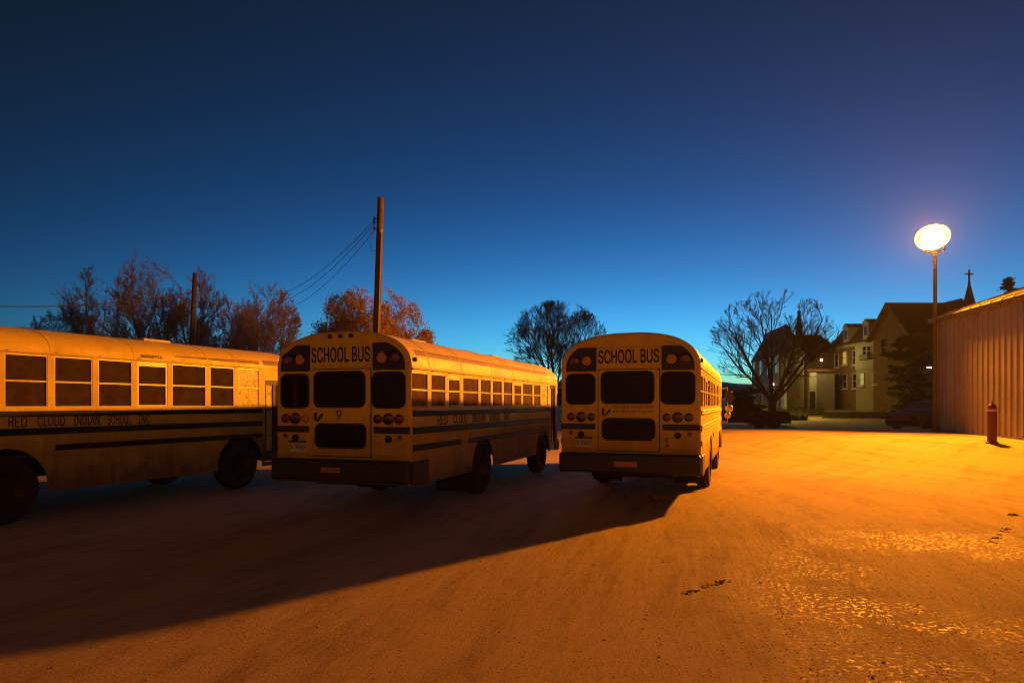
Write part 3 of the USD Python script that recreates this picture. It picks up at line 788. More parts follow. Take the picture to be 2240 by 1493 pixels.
obj('shell', cat_([box(HX0 + 0.1, HY - 7, HH / 2, 0.2, 13.8, HH), box(HX1 - 0.1, HY - 7, HH / 2, 0.2, 13.8, HH), box((HX0 + HX1) / 2, HY - 14, HH / 2, HX1 - HX0 - 0.5, 0.2, HH)]), M['bounce_white'], hall)
obj('roof', gable_roof(HX0, HX1, HY - 14, HY, HH, HH + 2.2, 'x', 0.25), M['shed_roof'], hall)
for dx in (-21.0, -13.0, 8.5):
    dr = obj('roller_door', cat_([box(dx, HY + 0.05, 0.22 + q * 0.44, 3.6, 0.05, 0.42, 0.01) for q in range(9)]), M['white_trim'], hall)
    obj('door_frame', cat_([box(dx - 1.88, HY + 0.06, 2.0, 0.14, 0.08, 4.1), box(dx + 1.88, HY + 0.06, 2.0, 0.14, 0.08, 4.1), box(dx, HY + 0.06, 4.1, 3.9, 0.08, 0.14)]), M['grey_wall'], dr)
obj('base_trim', box((HX0 + HX1) / 2, HY + 0.045, 0.06, HX1 - HX0, 0.03, 0.16), M['soffit'], hall)

# ------------------------------------------------------------------ gas cylinder in front of the shed
cx, cy = 13.66, 18.6
cz = float(ground_z(cx, cy))
gc = thing('gas_cylinder', 'dark red gas cylinder standing alone on the yard before the shed', 'gas cylinder', (cx, cy, cz), 0.3)
obj('body', lathe([(0.001, 0.02), (0.105, 0.02), (0.118, 0.05), (0.118, 0.98), (0.112, 1.03), (0.085, 1.085), (0.05, 1.11), (0.045, 1.13), (0.001, 1.13)], 22), M['cylinder'], gc, smooth=35)
obj('neck_ring', lathe([(0.122, 0.90), (0.124, 0.93), (0.118, 0.96)], 22), M['shed_trim'], gc)
vv = obj('valve', cat_([cyl((0, 0, 1.12), (0, 0, 1.20), 0.026, 0.020), cyl((0, 0, 1.155), (0.06, 0, 1.155), 0.012)]), M['brass'], gc, smooth=40)
obj('hand_wheel', lathe([(0.001, 1.215), (0.034, 1.215), (0.038, 1.2), (0.034, 1.195), (0.001, 1.195)], 12), M['brass'], vv)
obj('foot_ring', lathe([(0.16, -0.02), (0.16, 0.03), (0.12, 0.045), (0.11, 0.02)], 18), M['cylinder'], gc)

# ------------------------------------------------------------------ utility poles and their cables


def polyline_tube(pts, r, n=5):
    from_pts = np.asarray(pts, float)
    t = np.gradient(from_pts, axis=0); t /= np.linalg.norm(t, axis=1, keepdims=True)
    a = np.cross(t, [0, 0, 1.0]); a /= np.linalg.norm(a, axis=1, keepdims=True) + 1e-9
    b = np.cross(t, a)
    ang = np.arange(n) * 2 * np.pi / n
    rr = np.broadcast_to(r, (len(from_pts),))[:, None, None]
    v = (from_pts[:, None] + rr * (np.cos(ang)[None, :, None] * a[:, None] + np.sin(ang)[None, :, None] * b[:, None])).reshape(-1, 3)
    i, j = np.meshgrid(np.arange(len(from_pts) - 1), np.arange(n), indexing='ij')
    q = np.stack([i * n + j, i * n + (j + 1) % n, (i + 1) * n + (j + 1) % n, (i + 1) * n + j], -1).reshape(-1, 4)
    return v, np.vstack([q[:, [0, 1, 2]], q[:, [0, 2, 3]]])


def sag(p0, p1, drop, n=24):
    t = np.linspace(0, 1, n)[:, None]
    p = np.asarray(p0) * (1 - t) + np.asarray(p1) * t
    p[:, 2] -= (4 * drop * t * (1 - t))[:, 0]
    return p


def utility_pole(label, xb, xt, ytop, Z, r0, r1):
    b = px(xb, 800, Z); tp = px(xt, ytop, Z)
    gz = float(ground_z(b[0], Z))
    lean = (tp[0] - b[0]) / (tp[2] - b[2])
    b0 = np.array([b[0] - lean * (b[2] - gz), Z, gz])
    t = thing('utility_pole', label, 'utility pole', b0, 0, 'wooden utility poles behind the buses')
    tl = tp - b0
    obj('shaft', cyl((0, 0, -0.3), tl, r0, r1, 14), M['pole'], t, smooth=50)
    return t, b0, tl


pole1, b1, t1 = utility_pole('tall bare wooden pole rising straight behind the bus numbered 9', 821.5, 833, 433, 28.0, 0.19, 0.135)
obj('conduit', polyline_tube([(0.10 + t1[0] * q * 0.86, -0.17, t1[2] * q * 0.86) for q in np.linspace(0.25, 1, 10)], 0.03), M['conduit'], pole1, smooth=True)
obj('weatherhead', xf(trimesh.creation.icosphere(2, 0.10), None, (t1[0] * 0.86 + 0.07, -0.17, t1[2] * 0.865)), M['conduit'], pole1, smooth=True)
for yy in (478, 486, 500):
    p = px(824, yy, 28.0) - b1
    obj('insulator', cat_([cyl(p + [-0.10, 0, 0], p + [0.05, 0, 0], 0.02), cyl(p + [-0.11, 0, -0.06], p + [-0.11, 0, 0.06], 0.035)]), M['wire'], pole1)
obj('drip_loop', polyline_tube([px(x, y, 27.9) - b1 for x, y in ((822, 492), (810, 505), (808, 520), (810, 537), (814, 548), (822, 549), (827, 540))], 0.012), M['wire'], pole1, smooth=True)
far = [px(560, 640, 60.0), px(568, 657, 60.0), px(585, 672, 60.0)]
for k, (yy, fp) in enumerate(zip((478, 486, 500), far)):
    a = px(822, yy, 28.0)
    o = obj('overhead_cable', polyline_tube(sag(a, fp, 1.3, 30), 0.013), M['wire'], smooth=True)
    tag(o, ('uppermost', 'middle', 'lowest')[k] + ' of three dark cables sloping left from the tall wooden pole', 'cable', 'three cables from the tall pole')
pole2, b2, t2 = utility_pole('shorter wooden pole with a pale conduit among the bare trees behind the left-hand bus', 417.5, 427, 597, 36.0, 0.17, 0.125)
obj('conduit', polyline_tube([(0.17 + t2[0] * q * 0.72, -0.06, t2[2] * q * 0.72) for q in np.linspace(0.2, 1, 6)], 0.035), M['wire_pale'], pole2, smooth=True)
for lab, pts, nm in (('pale twisted cable running left from the shorter wooden pole past bare trees', sag(px(424, 638, 36.0), px(-60, 667, 34.0), 0.35, 60), 0),
                     ('pale cable dropping right from the shorter wooden pole into the bare trees', sag(px(426, 640, 36.0), px(640, 735, 44.0), 0.3, 40), 1)):
    q = np.linspace(0, 60 if nm == 0 else 26, len(pts) * 3)
    s_ = np.linspace(0, 1, len(pts) * 3)
    base = np.stack([np.interp(s_, np.linspace(0, 1, len(pts)), pts[:, c]) for c in range(3)], 1)
    strands = []
    for ph in (0, math.pi):
        o = base.copy(); o[:, 1] += 0.02 * np.cos(q * 2 * np.pi / 3 + ph); o[:, 2] += 0.02 * np.sin(q * 2 * np.pi / 3 + ph)
        strands.append(polyline_tube(o, 0.016, 4))
    tag(obj('overhead_cable', cat_(strands), M['wire_pale'], smooth=True), lab, 'cable')

# ------------------------------------------------------------------ trees


def tubes(P, R, sides):
    """P (n, k, 3) polylines with radii R (n, k) as one mesh."""
    n, k, _ = P.shape
    t = np.gradient(P, axis=1); t /= np.linalg.norm(t, axis=2, keepdims=True) + 1e-9
    ref = np.where(np.abs(t[..., 2:]) < 0.9, [0, 0, 1.0], [1.0, 0, 0])
    a = np.cross(t, ref); a /= np.linalg.norm(a, axis=2, keepdims=True) + 1e-9
    b = np.cross(t, a)
    ang = np.arange(sides) * 2 * np.pi / sides
    v = P[:, :, None] + R[:, :, None, None] * (np.cos(ang)[:, None] * a[:, :, None] + np.sin(ang)[:, None] * b[:, :, None])
    base = (np.arange(n) * k * sides)[:, None, None]
    i, j = np.meshgrid(np.arange(k - 1), np.arange(sides), indexing='ij')
    q = np.stack([i * sides + j, i * sides + (j + 1) % sides, (i + 1) * sides + (j + 1) % sides, (i + 1) * sides + j], -1).reshape(1, -1, 4) + base
    q = q.reshape(-1, 4)
    return v.reshape(-1, 3), np.vstack([q[:, [0, 1, 2]], q[:, [0, 2, 3]]])


def grow(rng, P0, D0, L, R, K, wander, up):
    n = len(P0)
    P = np.zeros((n, K, 3)); P[:, 0] = P0
    d = D0.copy()
    step = (L / (K - 1))[:, None]
    for k in range(1, K):
        d = d + rng.normal(0, wander, (n, 3)); d[:, 2] += up
        d /= np.linalg.norm(d, axis=1, keepdims=True)
        P[:, k] = P[:, k - 1] + d * step
    return P


def spawn(rng, P, L, R, count, t0, t1, ang, lfrac, rfrac, keep_end=True):
    n, K, _ = P.shape
    t = rng.uniform(t0, t1, (n, count))
    if keep_end:
        t[:, 0] = 0.97
    x = t * (K - 1); i = np.clip(x.astype(int), 0, K - 2); fr = (x - i)[..., None]
    idx = np.arange(n)[:, None]
    p = P[idx, i] * (1 - fr) + P[idx, i + 1] * fr
    d = P[idx, i + 1] - P[idx, i]; d /= np.linalg.norm(d, axis=2, keepdims=True) + 1e-9
    r = rng.normal(0, 1, d.shape); r -= (r * d).sum(2, keepdims=True) * d; r /= np.linalg.norm(r, axis=2, keepdims=True)
    a = rng.normal(ang, ang * 0.28, (n, count, 1))
    nd = np.cos(a) * d + np.sin(a) * r
    ll = (L[:, None] * lfrac * rng.uniform(0.65, 1.2, (n, count)) * (1.15 - 0.55 * t))
    rr = np.broadcast_to((R[:, None] * rfrac * (1.1 - 0.5 * t)), (n, count))
    return p.reshape(-1, 3), nd.reshape(-1, 3), ll.ravel(), rr.ravel()


def bare_tree(label, base, H, seed, spread=0.6, fork=0.28, limbs=6, nb=(6, 7, 6, 5), r0=None, m=('bark', 'twig'), group=None, leaves=0, up=0.05, lean=(0, 0), twig_r=0.0105, squash=1.0, name='bare_tree', cat='tree', wander=0.13, trunks=1, width=None, t0=0.22):
    """trunk > limb parts > one mass of twigs. spread: outward angle of limbs."""
    rng = np.random.default_rng(seed)
    base = np.asarray(base, float)
    t = thing(name, label, cat, base, 0, group)
    r0 = r0 or H * 0.020
    made = []
    put = lambda nm, mesh, m_, smooth=False, kind=None: made.append((nm, mesh, m_, smooth, kind))
    lt = H * fork
    rx = (width or H * 0.8) / 2
    zc = lt + (H - lt) * 0.45
    c0_, rad_ = np.array([0, 0, zc]), np.array([rx, rx, H - zc])
    low_ = np.array([rx, rx, zc - lt * 0.55])

    def exit_len(p, d):
        r_ = np.where((p[:, 2:] > zc) | (d[:, 2:] > 0), rad_, low_)
        q, e = (p - c0_) / r_, d / r_
        A, B_, C_ = (e * e).sum(1), (q * e).sum(1), (q * q).sum(1) - 1
        return np.maximum((-B_ + np.sqrt(np.maximum(B_ * B_ - A * C_, 0))) / A, 0.0)
    for q in range(trunks):
        a = q * 2 * math.pi / trunks + 0.7
        o = np.array([math.cos(a), math.sin(a), 0]) * (0.22 if trunks > 1 else 0)
        d = np.array([[lean[0] + o[0] * 0.9, lean[1] + o[1] * 0.9, 1.0]]); d /= np.linalg.norm(d)
        P = grow(rng, np.array([o - [0, 0, 0.2]]), d, np.array([lt + 0.2]), None, 7, 0.04, 0.05)
        R = r0 * np.linspace(1.0, 0.78, 7)[None] * (1 if trunks == 1 else 0.7); R[:, 0] *= 1.35; R[:, 1] *= 1.08
        put('trunk', tubes(P, R, 10), m[0], True)
        tip = P[0, -1]
        # limbs, evenly round the trunk, each its own part
        nl = limbs if trunks == 1 else max(2, limbs // trunks + 1)
        az = np.arange(nl) * 2 * math.pi / nl + rng.uniform(0, 6)
        inc = spread * rng.uniform(0.55, 1.25, nl)
        if trunks == 1:
            inc[0] *= 0.15
        D = np.stack([np.sin(inc) * np.cos(az), np.sin(inc) * np.sin(az) * squash, np.cos(inc)], 1); D += d * 0.25; D /= np.linalg.norm(D, axis=1, keepdims=True)
        start = P[0, -1] - (P[0, -1] - P[0, -3]) * rng.uniform(0, 1, (nl, 1)) * 0.9
        L = exit_len(start, D) * rng.uniform(0.72, 0.95, nl); Rr = r0 * rng.uniform(0.30, 0.48, nl) * (1 if trunks == 1 else 0.8)
        PL = grow(rng, start, D, L, None, 9, wander * 0.8, up)
        for k in range(nl):
            put('limb', tubes(PL[k:k + 1], Rr[k] * np.linspace(1.0, 0.35, 9)[None], 7), m[0], True)
        cur = (PL, L, Rr)
        twigs = []
        lf = (0.62, 0.60, 0.55, 0.5); an = (0.66, 0.62, 0.58, 0.5); tt0 = (t0, 0.18, 0.15, 0.12)
        for lv, cnt in enumerate(nb):
            p, dd, ll, rr = spawn(rng, *cur, cnt, tt0[lv], 1.0, an[lv], lf[lv], 0.45)
            ex = exit_len(p, dd) * rng.uniform(0.65, 1.35, len(ll))
            keep = ex > 0.28 * ll
            p, dd, ll, rr = p[keep], dd[keep], np.minimum(ll, ex)[keep], rr[keep]
            rr = np.maximum(rr, twig_r)
            K = (6, 5, 4, 3)[lv]
            PP = grow(rng, p, dd, ll, None, K, wander * (1.0, 1.1, 1.2, 1.2)[lv], up * 1.3)
            RR = np.maximum(rr[:, None] * np.linspace(1.0, 0.4, K)[None], twig_r * 0.6)
            twigs.append(tubes(PP, RR, 5 if lv == 0 else 3))
            cur = (PP, ll, rr)
        put('crown', cat_(twigs), m[1], kind='stuff')
        if leaves:
            PP = cur[0]
            pick = rng.integers(0, len(PP), leaves)
            c = PP[pick, rng.integers(0, PP.shape[1], leaves)] + rng.normal(0, 0.10, (leaves, 3))
            e1 = rng.normal(0, 1, (leaves, 3)); e1 /= np.linalg.norm(e1, axis=1, keepdims=True)
            e2 = np.cross(e1, rng.normal(0, 1, (leaves, 3))); e2 /= np.linalg.norm(e2, axis=1, keepdims=True)
            s = rng.uniform(0.03, 0.06, (leaves, 1))
            v = np.stack([c - e1 * s, c + e2 * s * 0.5, c + e1 * s, c - e2 * s * 0.5], 1).reshape(-1, 3)
            b = np.arange(leaves)[:, None] * 4
            put('leaves', (v, np.vstack([b + [0, 1, 2], b + [0, 2, 3]])), 'dry_leaf', kind='stuff')
    for nm, (v, f), m_, sm, kind in made:
        obj(nm, (v, f), M[m_], t, smooth=sm, kind=kind)
    return t


def at(xp, Z):
    x = (xp - 1120) / FPX * Z
    return np.array([x, Z, float(ground_z(x, Z))])


def top_h(yp, Z, base):
    return CAM_H + (HORIZON - yp) / FPX * Z - base[2]


def place_tree(label, xp, yp, Z, seed, **k):
    b = at(xp, Z)
    k.pop('hk', None)
    wpx = k.pop('wpx', None)
    return bare_tree(label, b, top_h(yp, Z, b), seed, width=wpx / FPX * Z if wpx else None, **k)


G1 = 'bare trees behind the left-hand bus'
place_tree('low dark bare tree at the far left above the left-hand bus roof', 120, 606, 50, 11, wpx=200, spread=0.95, fork=0.2, limbs=14, nb=(8, 8, 7, 5), group=G1, up=0.03)
place_tree('dark upright bare tree left of the tallest tree behind the left-hand bus', 213, 572, 52, 12, wpx=115, spread=0.6, fork=0.36, limbs=11, nb=(8, 8, 7, 5), group=G1)
place_tree('tallest bare tree behind the left-hand bus, its right side lit orange', 322, 528, 42, 13, wpx=165, spread=0.55, fork=0.26, group=G1, lean=(-0.06, 0), limbs=11, nb=(8, 8, 7, 5))
place_tree('bare tree standing right behind the shorter wooden pole', 440, 572, 41, 14, wpx=125, spread=0.6, fork=0.28, limbs=11, nb=(8, 8, 7, 5), group=G1)
place_tree('low tangled scrub tree with dry leaves between the pole and the tallest tree', 375, 690, 39, 17, wpx=150, spread=0.9, fork=0.15, group=G1, leaves=3000, trunks=3, limbs=9, nb=(6, 6, 5))
place_tree('two-stemmed bare tree lit orange between the left-hand bus and the tall pole', 565, 598, 38, 15, wpx=185, spread=0.62, fork=0.28, group=G1, trunks=2, limbs=14, nb=(8, 8, 6, 5), leaves=800)
place_tree('thin scrub behind the left-hand bus beside the two-stemmed tree', 480, 690, 42, 27, wpx=120, spread=0.8, fork=0.2, group=G1, trunks=3, limbs=9, nb=(6, 6, 5))
place_tree('rounded golden tree with dry leaves just behind the tall wooden pole', 815, 622, 31, 16, wpx=275, spread=0.95, fork=0.2, leaves=11000, trunks=3, limbs=15, nb=(8, 8, 7, 4), up=0.06, wander=0.09)
place_tree('small bare treetop showing right of the golden tree', 975, 732, 37, 18, wpx=70, spread=0.8, fork=0.25, nb=(5, 5, 5))
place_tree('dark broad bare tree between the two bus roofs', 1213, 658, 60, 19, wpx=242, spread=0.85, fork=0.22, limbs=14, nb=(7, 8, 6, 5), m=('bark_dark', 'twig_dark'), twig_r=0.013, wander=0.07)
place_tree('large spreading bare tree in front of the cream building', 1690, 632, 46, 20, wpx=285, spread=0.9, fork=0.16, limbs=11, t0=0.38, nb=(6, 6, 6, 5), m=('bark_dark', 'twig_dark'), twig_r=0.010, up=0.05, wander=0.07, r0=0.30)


def leafy(label, base, H, Wd, seed, n, m, name='evergreen_tree', cat='tree', cone=True, leaf=0.16, low=0.08):
    """An evergreen: trunk, boughs and a crown of needle clumps with gaps."""
    rng = np.random.default_rng(seed)
    t = thing(name, label, cat, base)
    obj('trunk', cyl((0, 0, -0.2), (0, 0, H * 0.93), H * 0.022, H * 0.004, 8), M['bark_dark'], t, smooth=True)
    nb = max(14, int(n / 160))
    c, bs = [], []
    for k in range(nb):
        h = H * (low + (1 - low) * (k + rng.uniform(0, 0.8)) / nb)
        q = (h / H - low) / (1 - low)
        rad = Wd / 2 * ((1 - q) ** 0.75 if cone else math.sqrt(max(0.02, 1 - (2 * q - 0.9) ** 2 * 0.8))) * rng.uniform(0.6, 1.15) + 0.12
        a = rng.uniform(0, 2 * math.pi)
        d = np.array([math.cos(a), math.sin(a), rng.uniform(-0.15, 0.3)])
        bs.append(cyl((0, 0, h), d * rad + [0, 0, h], 0.03, 0.008, 4))
        m_ = n // nb
        s = rng.uniform(0.15, 1.0, (m_, 1)) ** 0.7
        c.append(np.array([0, 0, h]) + d * rad * s + rng.normal(0, 1, (m_, 3)) * [0.16 * Wd * 0.4, 0.16 * Wd * 0.4, 0.10 * Wd * 0.4] * (1.2 - s))
    obj('bough', cat_(bs), M['bark_dark'], t, kind='stuff')
    c = np.concatenate(c); n = len(c)
    e1 = rng.normal(0, 1, (n, 3)); e1 /= np.linalg.norm(e1, axis=1, keepdims=True)
    e2 = np.cross(e1, rng.normal(0, 1, (n, 3))); e2 /= np.linalg.norm(e2, axis=1, keepdims=True)
    s = leaf * rng.uniform(0.5, 1.2, (n, 1))
    v = np.stack([c - e1 * s, c + e2 * s * 0.4, c + e1 * s, c - e2 * s * 0.4], 1).reshape(-1, 3)
    b = np.arange(n)[:, None] * 4
    obj('crown', (v, np.vstack([b + [0, 1, 2], b + [0, 2, 3]])), M[m], t, kind='stuff')
    return t


b = at(2205, 58)
leafy('pine top showing over the shed roof at the right edge', b, top_h(608, 58, b), 3.6, 31, 5200, 'needle', leaf=0.22)
b = at(1990, 47)
leafy('dark bushy evergreen in front of the gabled brick block', b, top_h(738, 47, b), 3.6, 32, 9000, 'needle', cone=False, leaf=0.15)
b = at(1640, 43)
leafy('dark dense shrub at the foot of the large bare tree', b, 2.2, 3.2, 33, 2600, 'hedge', 'shrub', 'shrub', cone=False, leaf=0.12, low=0.02)

# ------------------------------------------------------------------ buildings up the road


def bwindow(parent, face, u, z, w, h, plane, lit=None, out_=-1, trim='white_trim'):
    """A window on a wall: frame with sill and glazing bar, panes behind. face: 'x' wall at x=plane looking to -x (u is y), 'y' wall at y=plane looking to -y (u is x)."""
    q = sbox(u - w / 2, z, u + w / 2, z + h)
    inner = [sbox(u - w / 2 + 0.08, z + 0.08, u + w / 2 - 0.08, z + h / 2 - 0.03), sbox(u - w / 2 + 0.08, z + h / 2 + 0.03, u + w / 2 - 0.08, z + h - 0.08)]
    fr = q
    for i_ in inner:
        fr = fr.difference(i_)
    pl = 'yz' if face == 'x' else 'xz'
    f = extr(fr, 0.10, pl, plane - 0.08)
    sill = extr(sbox(u - w / 2 - 0.1, z - 0.12, u + w / 2 + 0.1, z), 0.2, pl, plane - 0.18)
    o = obj('window', cat_([f, sill]), M[trim], parent)
    for i_ in inner:
        obj('pane', extr(i_, 0.02, pl, plane - 0.03), M[lit] if lit else M['dark_glass'], o)


# A: three-storey brick block along the road, facing left; its facade runs straight away from the camera
FX = 34.0


def fy(xp):
    return FX * FPX / (xp - 1120)


def fzz(xp, yp):
    return CAM_H + (HORIZON - yp) / FPX * fy(xp)


gA = 0.9
A = thing('brick_building', 'long old brick building with a dark dormered roof and one amber lit window', 'building', (0, 0, 0))
yA0, yA1 = fy(1880), fy(1822)         # brick stretch: near end, far end
ze = 7.55
obj('wall', box(FX + 5, (yA0 + yA1) / 2, (gA + ze) / 2, 10, yA1 - yA0, ze - gA), M['brick_wall'], A)
yB0 = fy(1932)
obj('cornice', box(FX - 0.15, (yB0 + yA1) / 2, ze + 0.06, 0.5, yA1 - yB0, 0.3, 0.03), M['pale_wall'], A)
prof = [(FX - 0.3, ze + 0.2), (FX + 1.3, ze + 2.25), (FX + 8.5, ze + 2.6), (FX + 10, ze + 0.2)]
obj('roof', extr(Polygon(prof), yA1 - yB0 + 0.6, 'xz', yB0 - 0.3), M['roof'], A)
for xp in (1852, 1896):
    yy = fy(xp)
    dz = ze + 0.45
    dm = obj('dormer', cat_([box(FX + 0.55, yy, dz + 0.75, 1.3, 0.95, 1.5), extr(Polygon([(yy - 0.62, dz + 1.5), (yy + 0.62, dz + 1.5), (yy, dz + 1.95)]), 1.7, 'yz', FX - 0.2)]), M['siding'], A)
    obj('dormer_pane', box(FX - 0.11, yy, dz + 0.8, 0.03, 0.5, 0.9), M['dark_glass'], dm)
for xp, yp0, yp1, lit in ((1831, 773, 803, None), (1849, 768, 797, 'win_lit'), (1871, 765, 798, None), (1833, 815, 848, None), (1849, 818, 850, None), (1871, 816, 849, None)):
    z0, z1 = fzz(xp, yp1), fzz(xp, yp0)
    bwindow(A, 'x', fy(xp), z0, 0.85, z1 - z0, FX, lit)
# white sided bay projecting at its near end
A2 = thing('sided_annex', 'pale lap-sided block with two lit windows at the near end of the brick building', 'building', (0, 0, 0))
zs = fzz(1905, 805)
obj('wall', box(FX + 4.6, (yB0 + yA0) / 2, (gA + zs) / 2, 9.9, yA0 - yB0 - 0.02, zs - gA), M['pale_wall'], A2)
nb_ = 12
for k in range(nb_):
    hh = (ze - zs) / nb_
    m_ = trimesh.creation.box([0.05, yA0 - yB0, hh * 1.1]); m_.apply_transform(trimesh.transformations.rotation_matrix(math.radians(-8), [0, 1, 0]))
    obj('siding_board', xf(m_, None, (FX - 0.40, (yB0 + yA0) / 2, zs + hh * (k + 0.5))), M['siding'], A2)
obj('bay', box(FX + 4.6, (yB0 + yA0) / 2, (zs + ze) / 2 - 0.002, 9.9, yA0 - yB0 - 0.04, ze - zs), M['siding'], A2)
for xp, yp0, yp1 in ((1895, 815, 843), (1924, 812, 840)):
    z0, z1 = fzz(xp, yp1), fzz(xp, yp0)
    bwindow(A2, 'x', fy(xp), z0, 0.8, z1 - z0, FX - 0.36, 'win_pale')
for xp in (1902, 1912):
    bwindow(A2, 'x', fy(xp), fzz(xp, 779), 0.75, 1.0, FX - 0.43, None)
obj('window_unit', box(FX - 0.65, fy(1908), fzz(1908, 781), 0.45, 1.5, 0.5, 0.05), M['ac'], A2)

# B: gabled brick block nearer, ridge running right
B = thing('gabled_building', 'big brown gabled block behind the lamp pole, right of the brick building', 'building', (0, 0, 0))
yg = fy(1964)
y0g, y1g = fy(2006), fy(1922)
zr, zeB = CAM_H + (HORIZON - 664) / FPX * yg, CAM_H + (HORIZON - 722) / FPX * y0g
obj('wall', box(FX + 12.5, (y0g + y1g) / 2, (gA + zeB) / 2, 26, y1g - y0g, zeB - gA), M['brick_wall'], B)
ym = (y0g + y1g) / 2
obj('gable_wall', extr(Polygon([(y0g, zeB), (y1g, zeB), (ym, zr)]), 26, 'yz', FX - 0.5), M['brick_wall'], B)
obj('roof', gable_roof(FX - 0.5, FX + 25.5, y0g, y1g, zeB, zr, 'x', 0.45), M['roof'], B)
for s, ya in ((-1, y0g - 0.45), (1, y1g + 0.45)):
    zz = zeB - 0.45 * (zr - zeB) / (ym - y0g)
    p0, p1 = np.array([FX - 0.98, ya, zz + 0.02]), np.array([FX - 0.98, ym, zr + 0.10])
    obj('barge_board', cyl(p0, p1, 0.07, n=6), M['grey_wall'], B)
obj('eave_board', box(FX + 12.5, y0g - 0.42, zeB - 0.32, 26, 0.10, 0.22), M['grey_wall'], B)
for u in (FX + 2.0, FX + 5.0, FX + 8.0):
    bwindow(B, 'y', u, zeB - 2.6, 0.9, 1.7, y0g, None, trim='grey_wall')
    bwindow(B, 'y', u, zeB - 5.6, 0.9, 1.7, y0g, None, trim='grey_wall')
for u in (ym - 1.3, ym + 1.2):
    bwindow(B, 'x', u, zeB - 1.9, 0.8, 1.6, FX - 0.5, None, trim='grey_wall')

# C: cross gable and steeple behind the shed
C = thing('church', 'church gable with a slim pyramid steeple and cross behind the shed roof', 'church', (0, 0, 0))
Zc = 64.0
pk = px(2098, 656, Zc); lf_ = px(2057, 690, Zc)
hw_ = pk[0] - lf_[0]
obj('wall', box(pk[0], Zc + 5, (gA + lf_[2]) / 2, 2 * hw_, 10, lf_[2] - gA), M['brick_wall'], C)
obj('gable_wall', extr(Polygon([(pk[0] - hw_, lf_[2]), (pk[0] + hw_, lf_[2]), (pk[0], pk[2])]), 10, 'xz', Zc), M['brick_wall'], C)
obj('roof', gable_roof(pk[0] - hw_, pk[0] + hw_, Zc, Zc + 10, lf_[2], pk[2], 'y', 0.35), M['roof'], C)
sb, stp = px(2120, 672, Zc + 3), px(2120, 618, Zc + 3)
rad = 13.5 / FPX * (Zc + 3)
obj('belfry', cyl((sb[0], Zc + 3, gA), sb, rad, rad, 8), M['grey_wall'], C)
sp = obj('spire', cyl(sb, stp, rad, 0.08, 8), M['grey_wall'], C)
ct = px(2120, 590, Zc + 3)
obj('cross', cat_([box(sb[0], Zc + 3, (stp[2] + ct[2]) / 2, 0.13, 0.13, ct[2] - stp[2]), box(sb[0], Zc + 3, stp[2] + (ct[2] - stp[2]) * 0.68, 0.85, 0.11, 0.12), xf(trimesh.creation.icosphere(1, 0.15), None, stp)]), M['grey_wall'], sp)

# D: dark middle building with a turret spire, and its low annex
Dz = 70.0
Dt = thing('hall_building', 'dark steep-roofed hall between the cream building and the brick building, with a small turret spire', 'building', (0, 0, 0))
xl, xr = px(1742, 0, Dz)[0], px(1822, 0, Dz)[0] + 0.6
zrd, zed = px(0, 723, Dz)[2], px(0, 768, Dz)[2]
obj('wall', box((xl + xr) / 2, Dz + 5, (gA + zed) / 2, xr - xl, 9.6, zed - gA), M['brick_wall'], Dt)
obj('roof', gable_roof(xl, xr, Dz + 0.2, Dz + 9.8, zed, zrd, 'x', 0.3), M['roof'], Dt)
obj('gable_wall', extr(Polygon([(Dz + 0.3, zed), (Dz + 9.7, zed), (Dz + 5, zrd - 0.05)]), xr - xl, 'yz', xl), M['brick_wall'], Dt)
tb, tt_ = px(1748, 728, Dz + 5), px(1748, 682, Dz + 5)
rad = 8.0 / FPX * (Dz + 5)
tu = obj('turret', cat_([cyl((tb[0], Dz + 5, tb[2] - 1.5), tb, rad, rad, 8), cyl(tb, tt_, rad * 1.05, 0.14, 8)]), M['roof'], Dt)
obj('finial', cat_([cyl(tt_ - [0, 0, 0.1], tt_ + [0, 0, 0.12], 0.24, 0.2, 8), box(tt_[0], Dz + 5, tt_[2] + 0.45, 0.09, 0.09, 0.9), box(tt_[0], Dz + 5, tt_[2] + 0.60, 0.5, 0.08, 0.09)]), M['sign_red'], tu)
Z2 = 66.0
an = thing('low_annex', 'low grey annex with a white door panel below the dark steep roof', 'building', (0, 0, 0))
xa0, xa1 = px(1766, 0, Z2)[0], px(1826, 0, Z2)[0]
zta = px(0, 812, Z2)[2]
obj('wall', box((xa0 + xa1) / 2, Z2 + 2, (gA + zta) / 2, xa1 - xa0, 4, zta - gA), M['grey_wall'], an)
obj('roof', box((xa0 + xa1) / 2, Z2 + 1.9, zta + 0.1, xa1 - xa0 + 0.4, 4.4, 0.2, 0.03), M['roof'], an)
xw0, xw1 = px(1769, 0, Z2)[0], px(1785, 0, Z2)[0]
obj('white_panel', box((xw0 + xw1) / 2, Z2 - 0.06, (gA + zta) / 2, xw1 - xw0, 0.12, zta - gA), M['white_trim'], an)
dd_ = obj('door', box(px(1776, 0, Z2)[0], Z2 - 0.14, gA + 0.15 + 1.0, 0.42 * 1.3, 0.05, 2.0), M['dark_door'], an)
obj('handle', cyl((px(1778, 0, Z2)[0], Z2 - 0.2, gA + 1.1), (px(1778, 0, Z2)[0], Z2 - 0.2, gA + 1.3), 0.03, n=6), M['brass'], dd_)

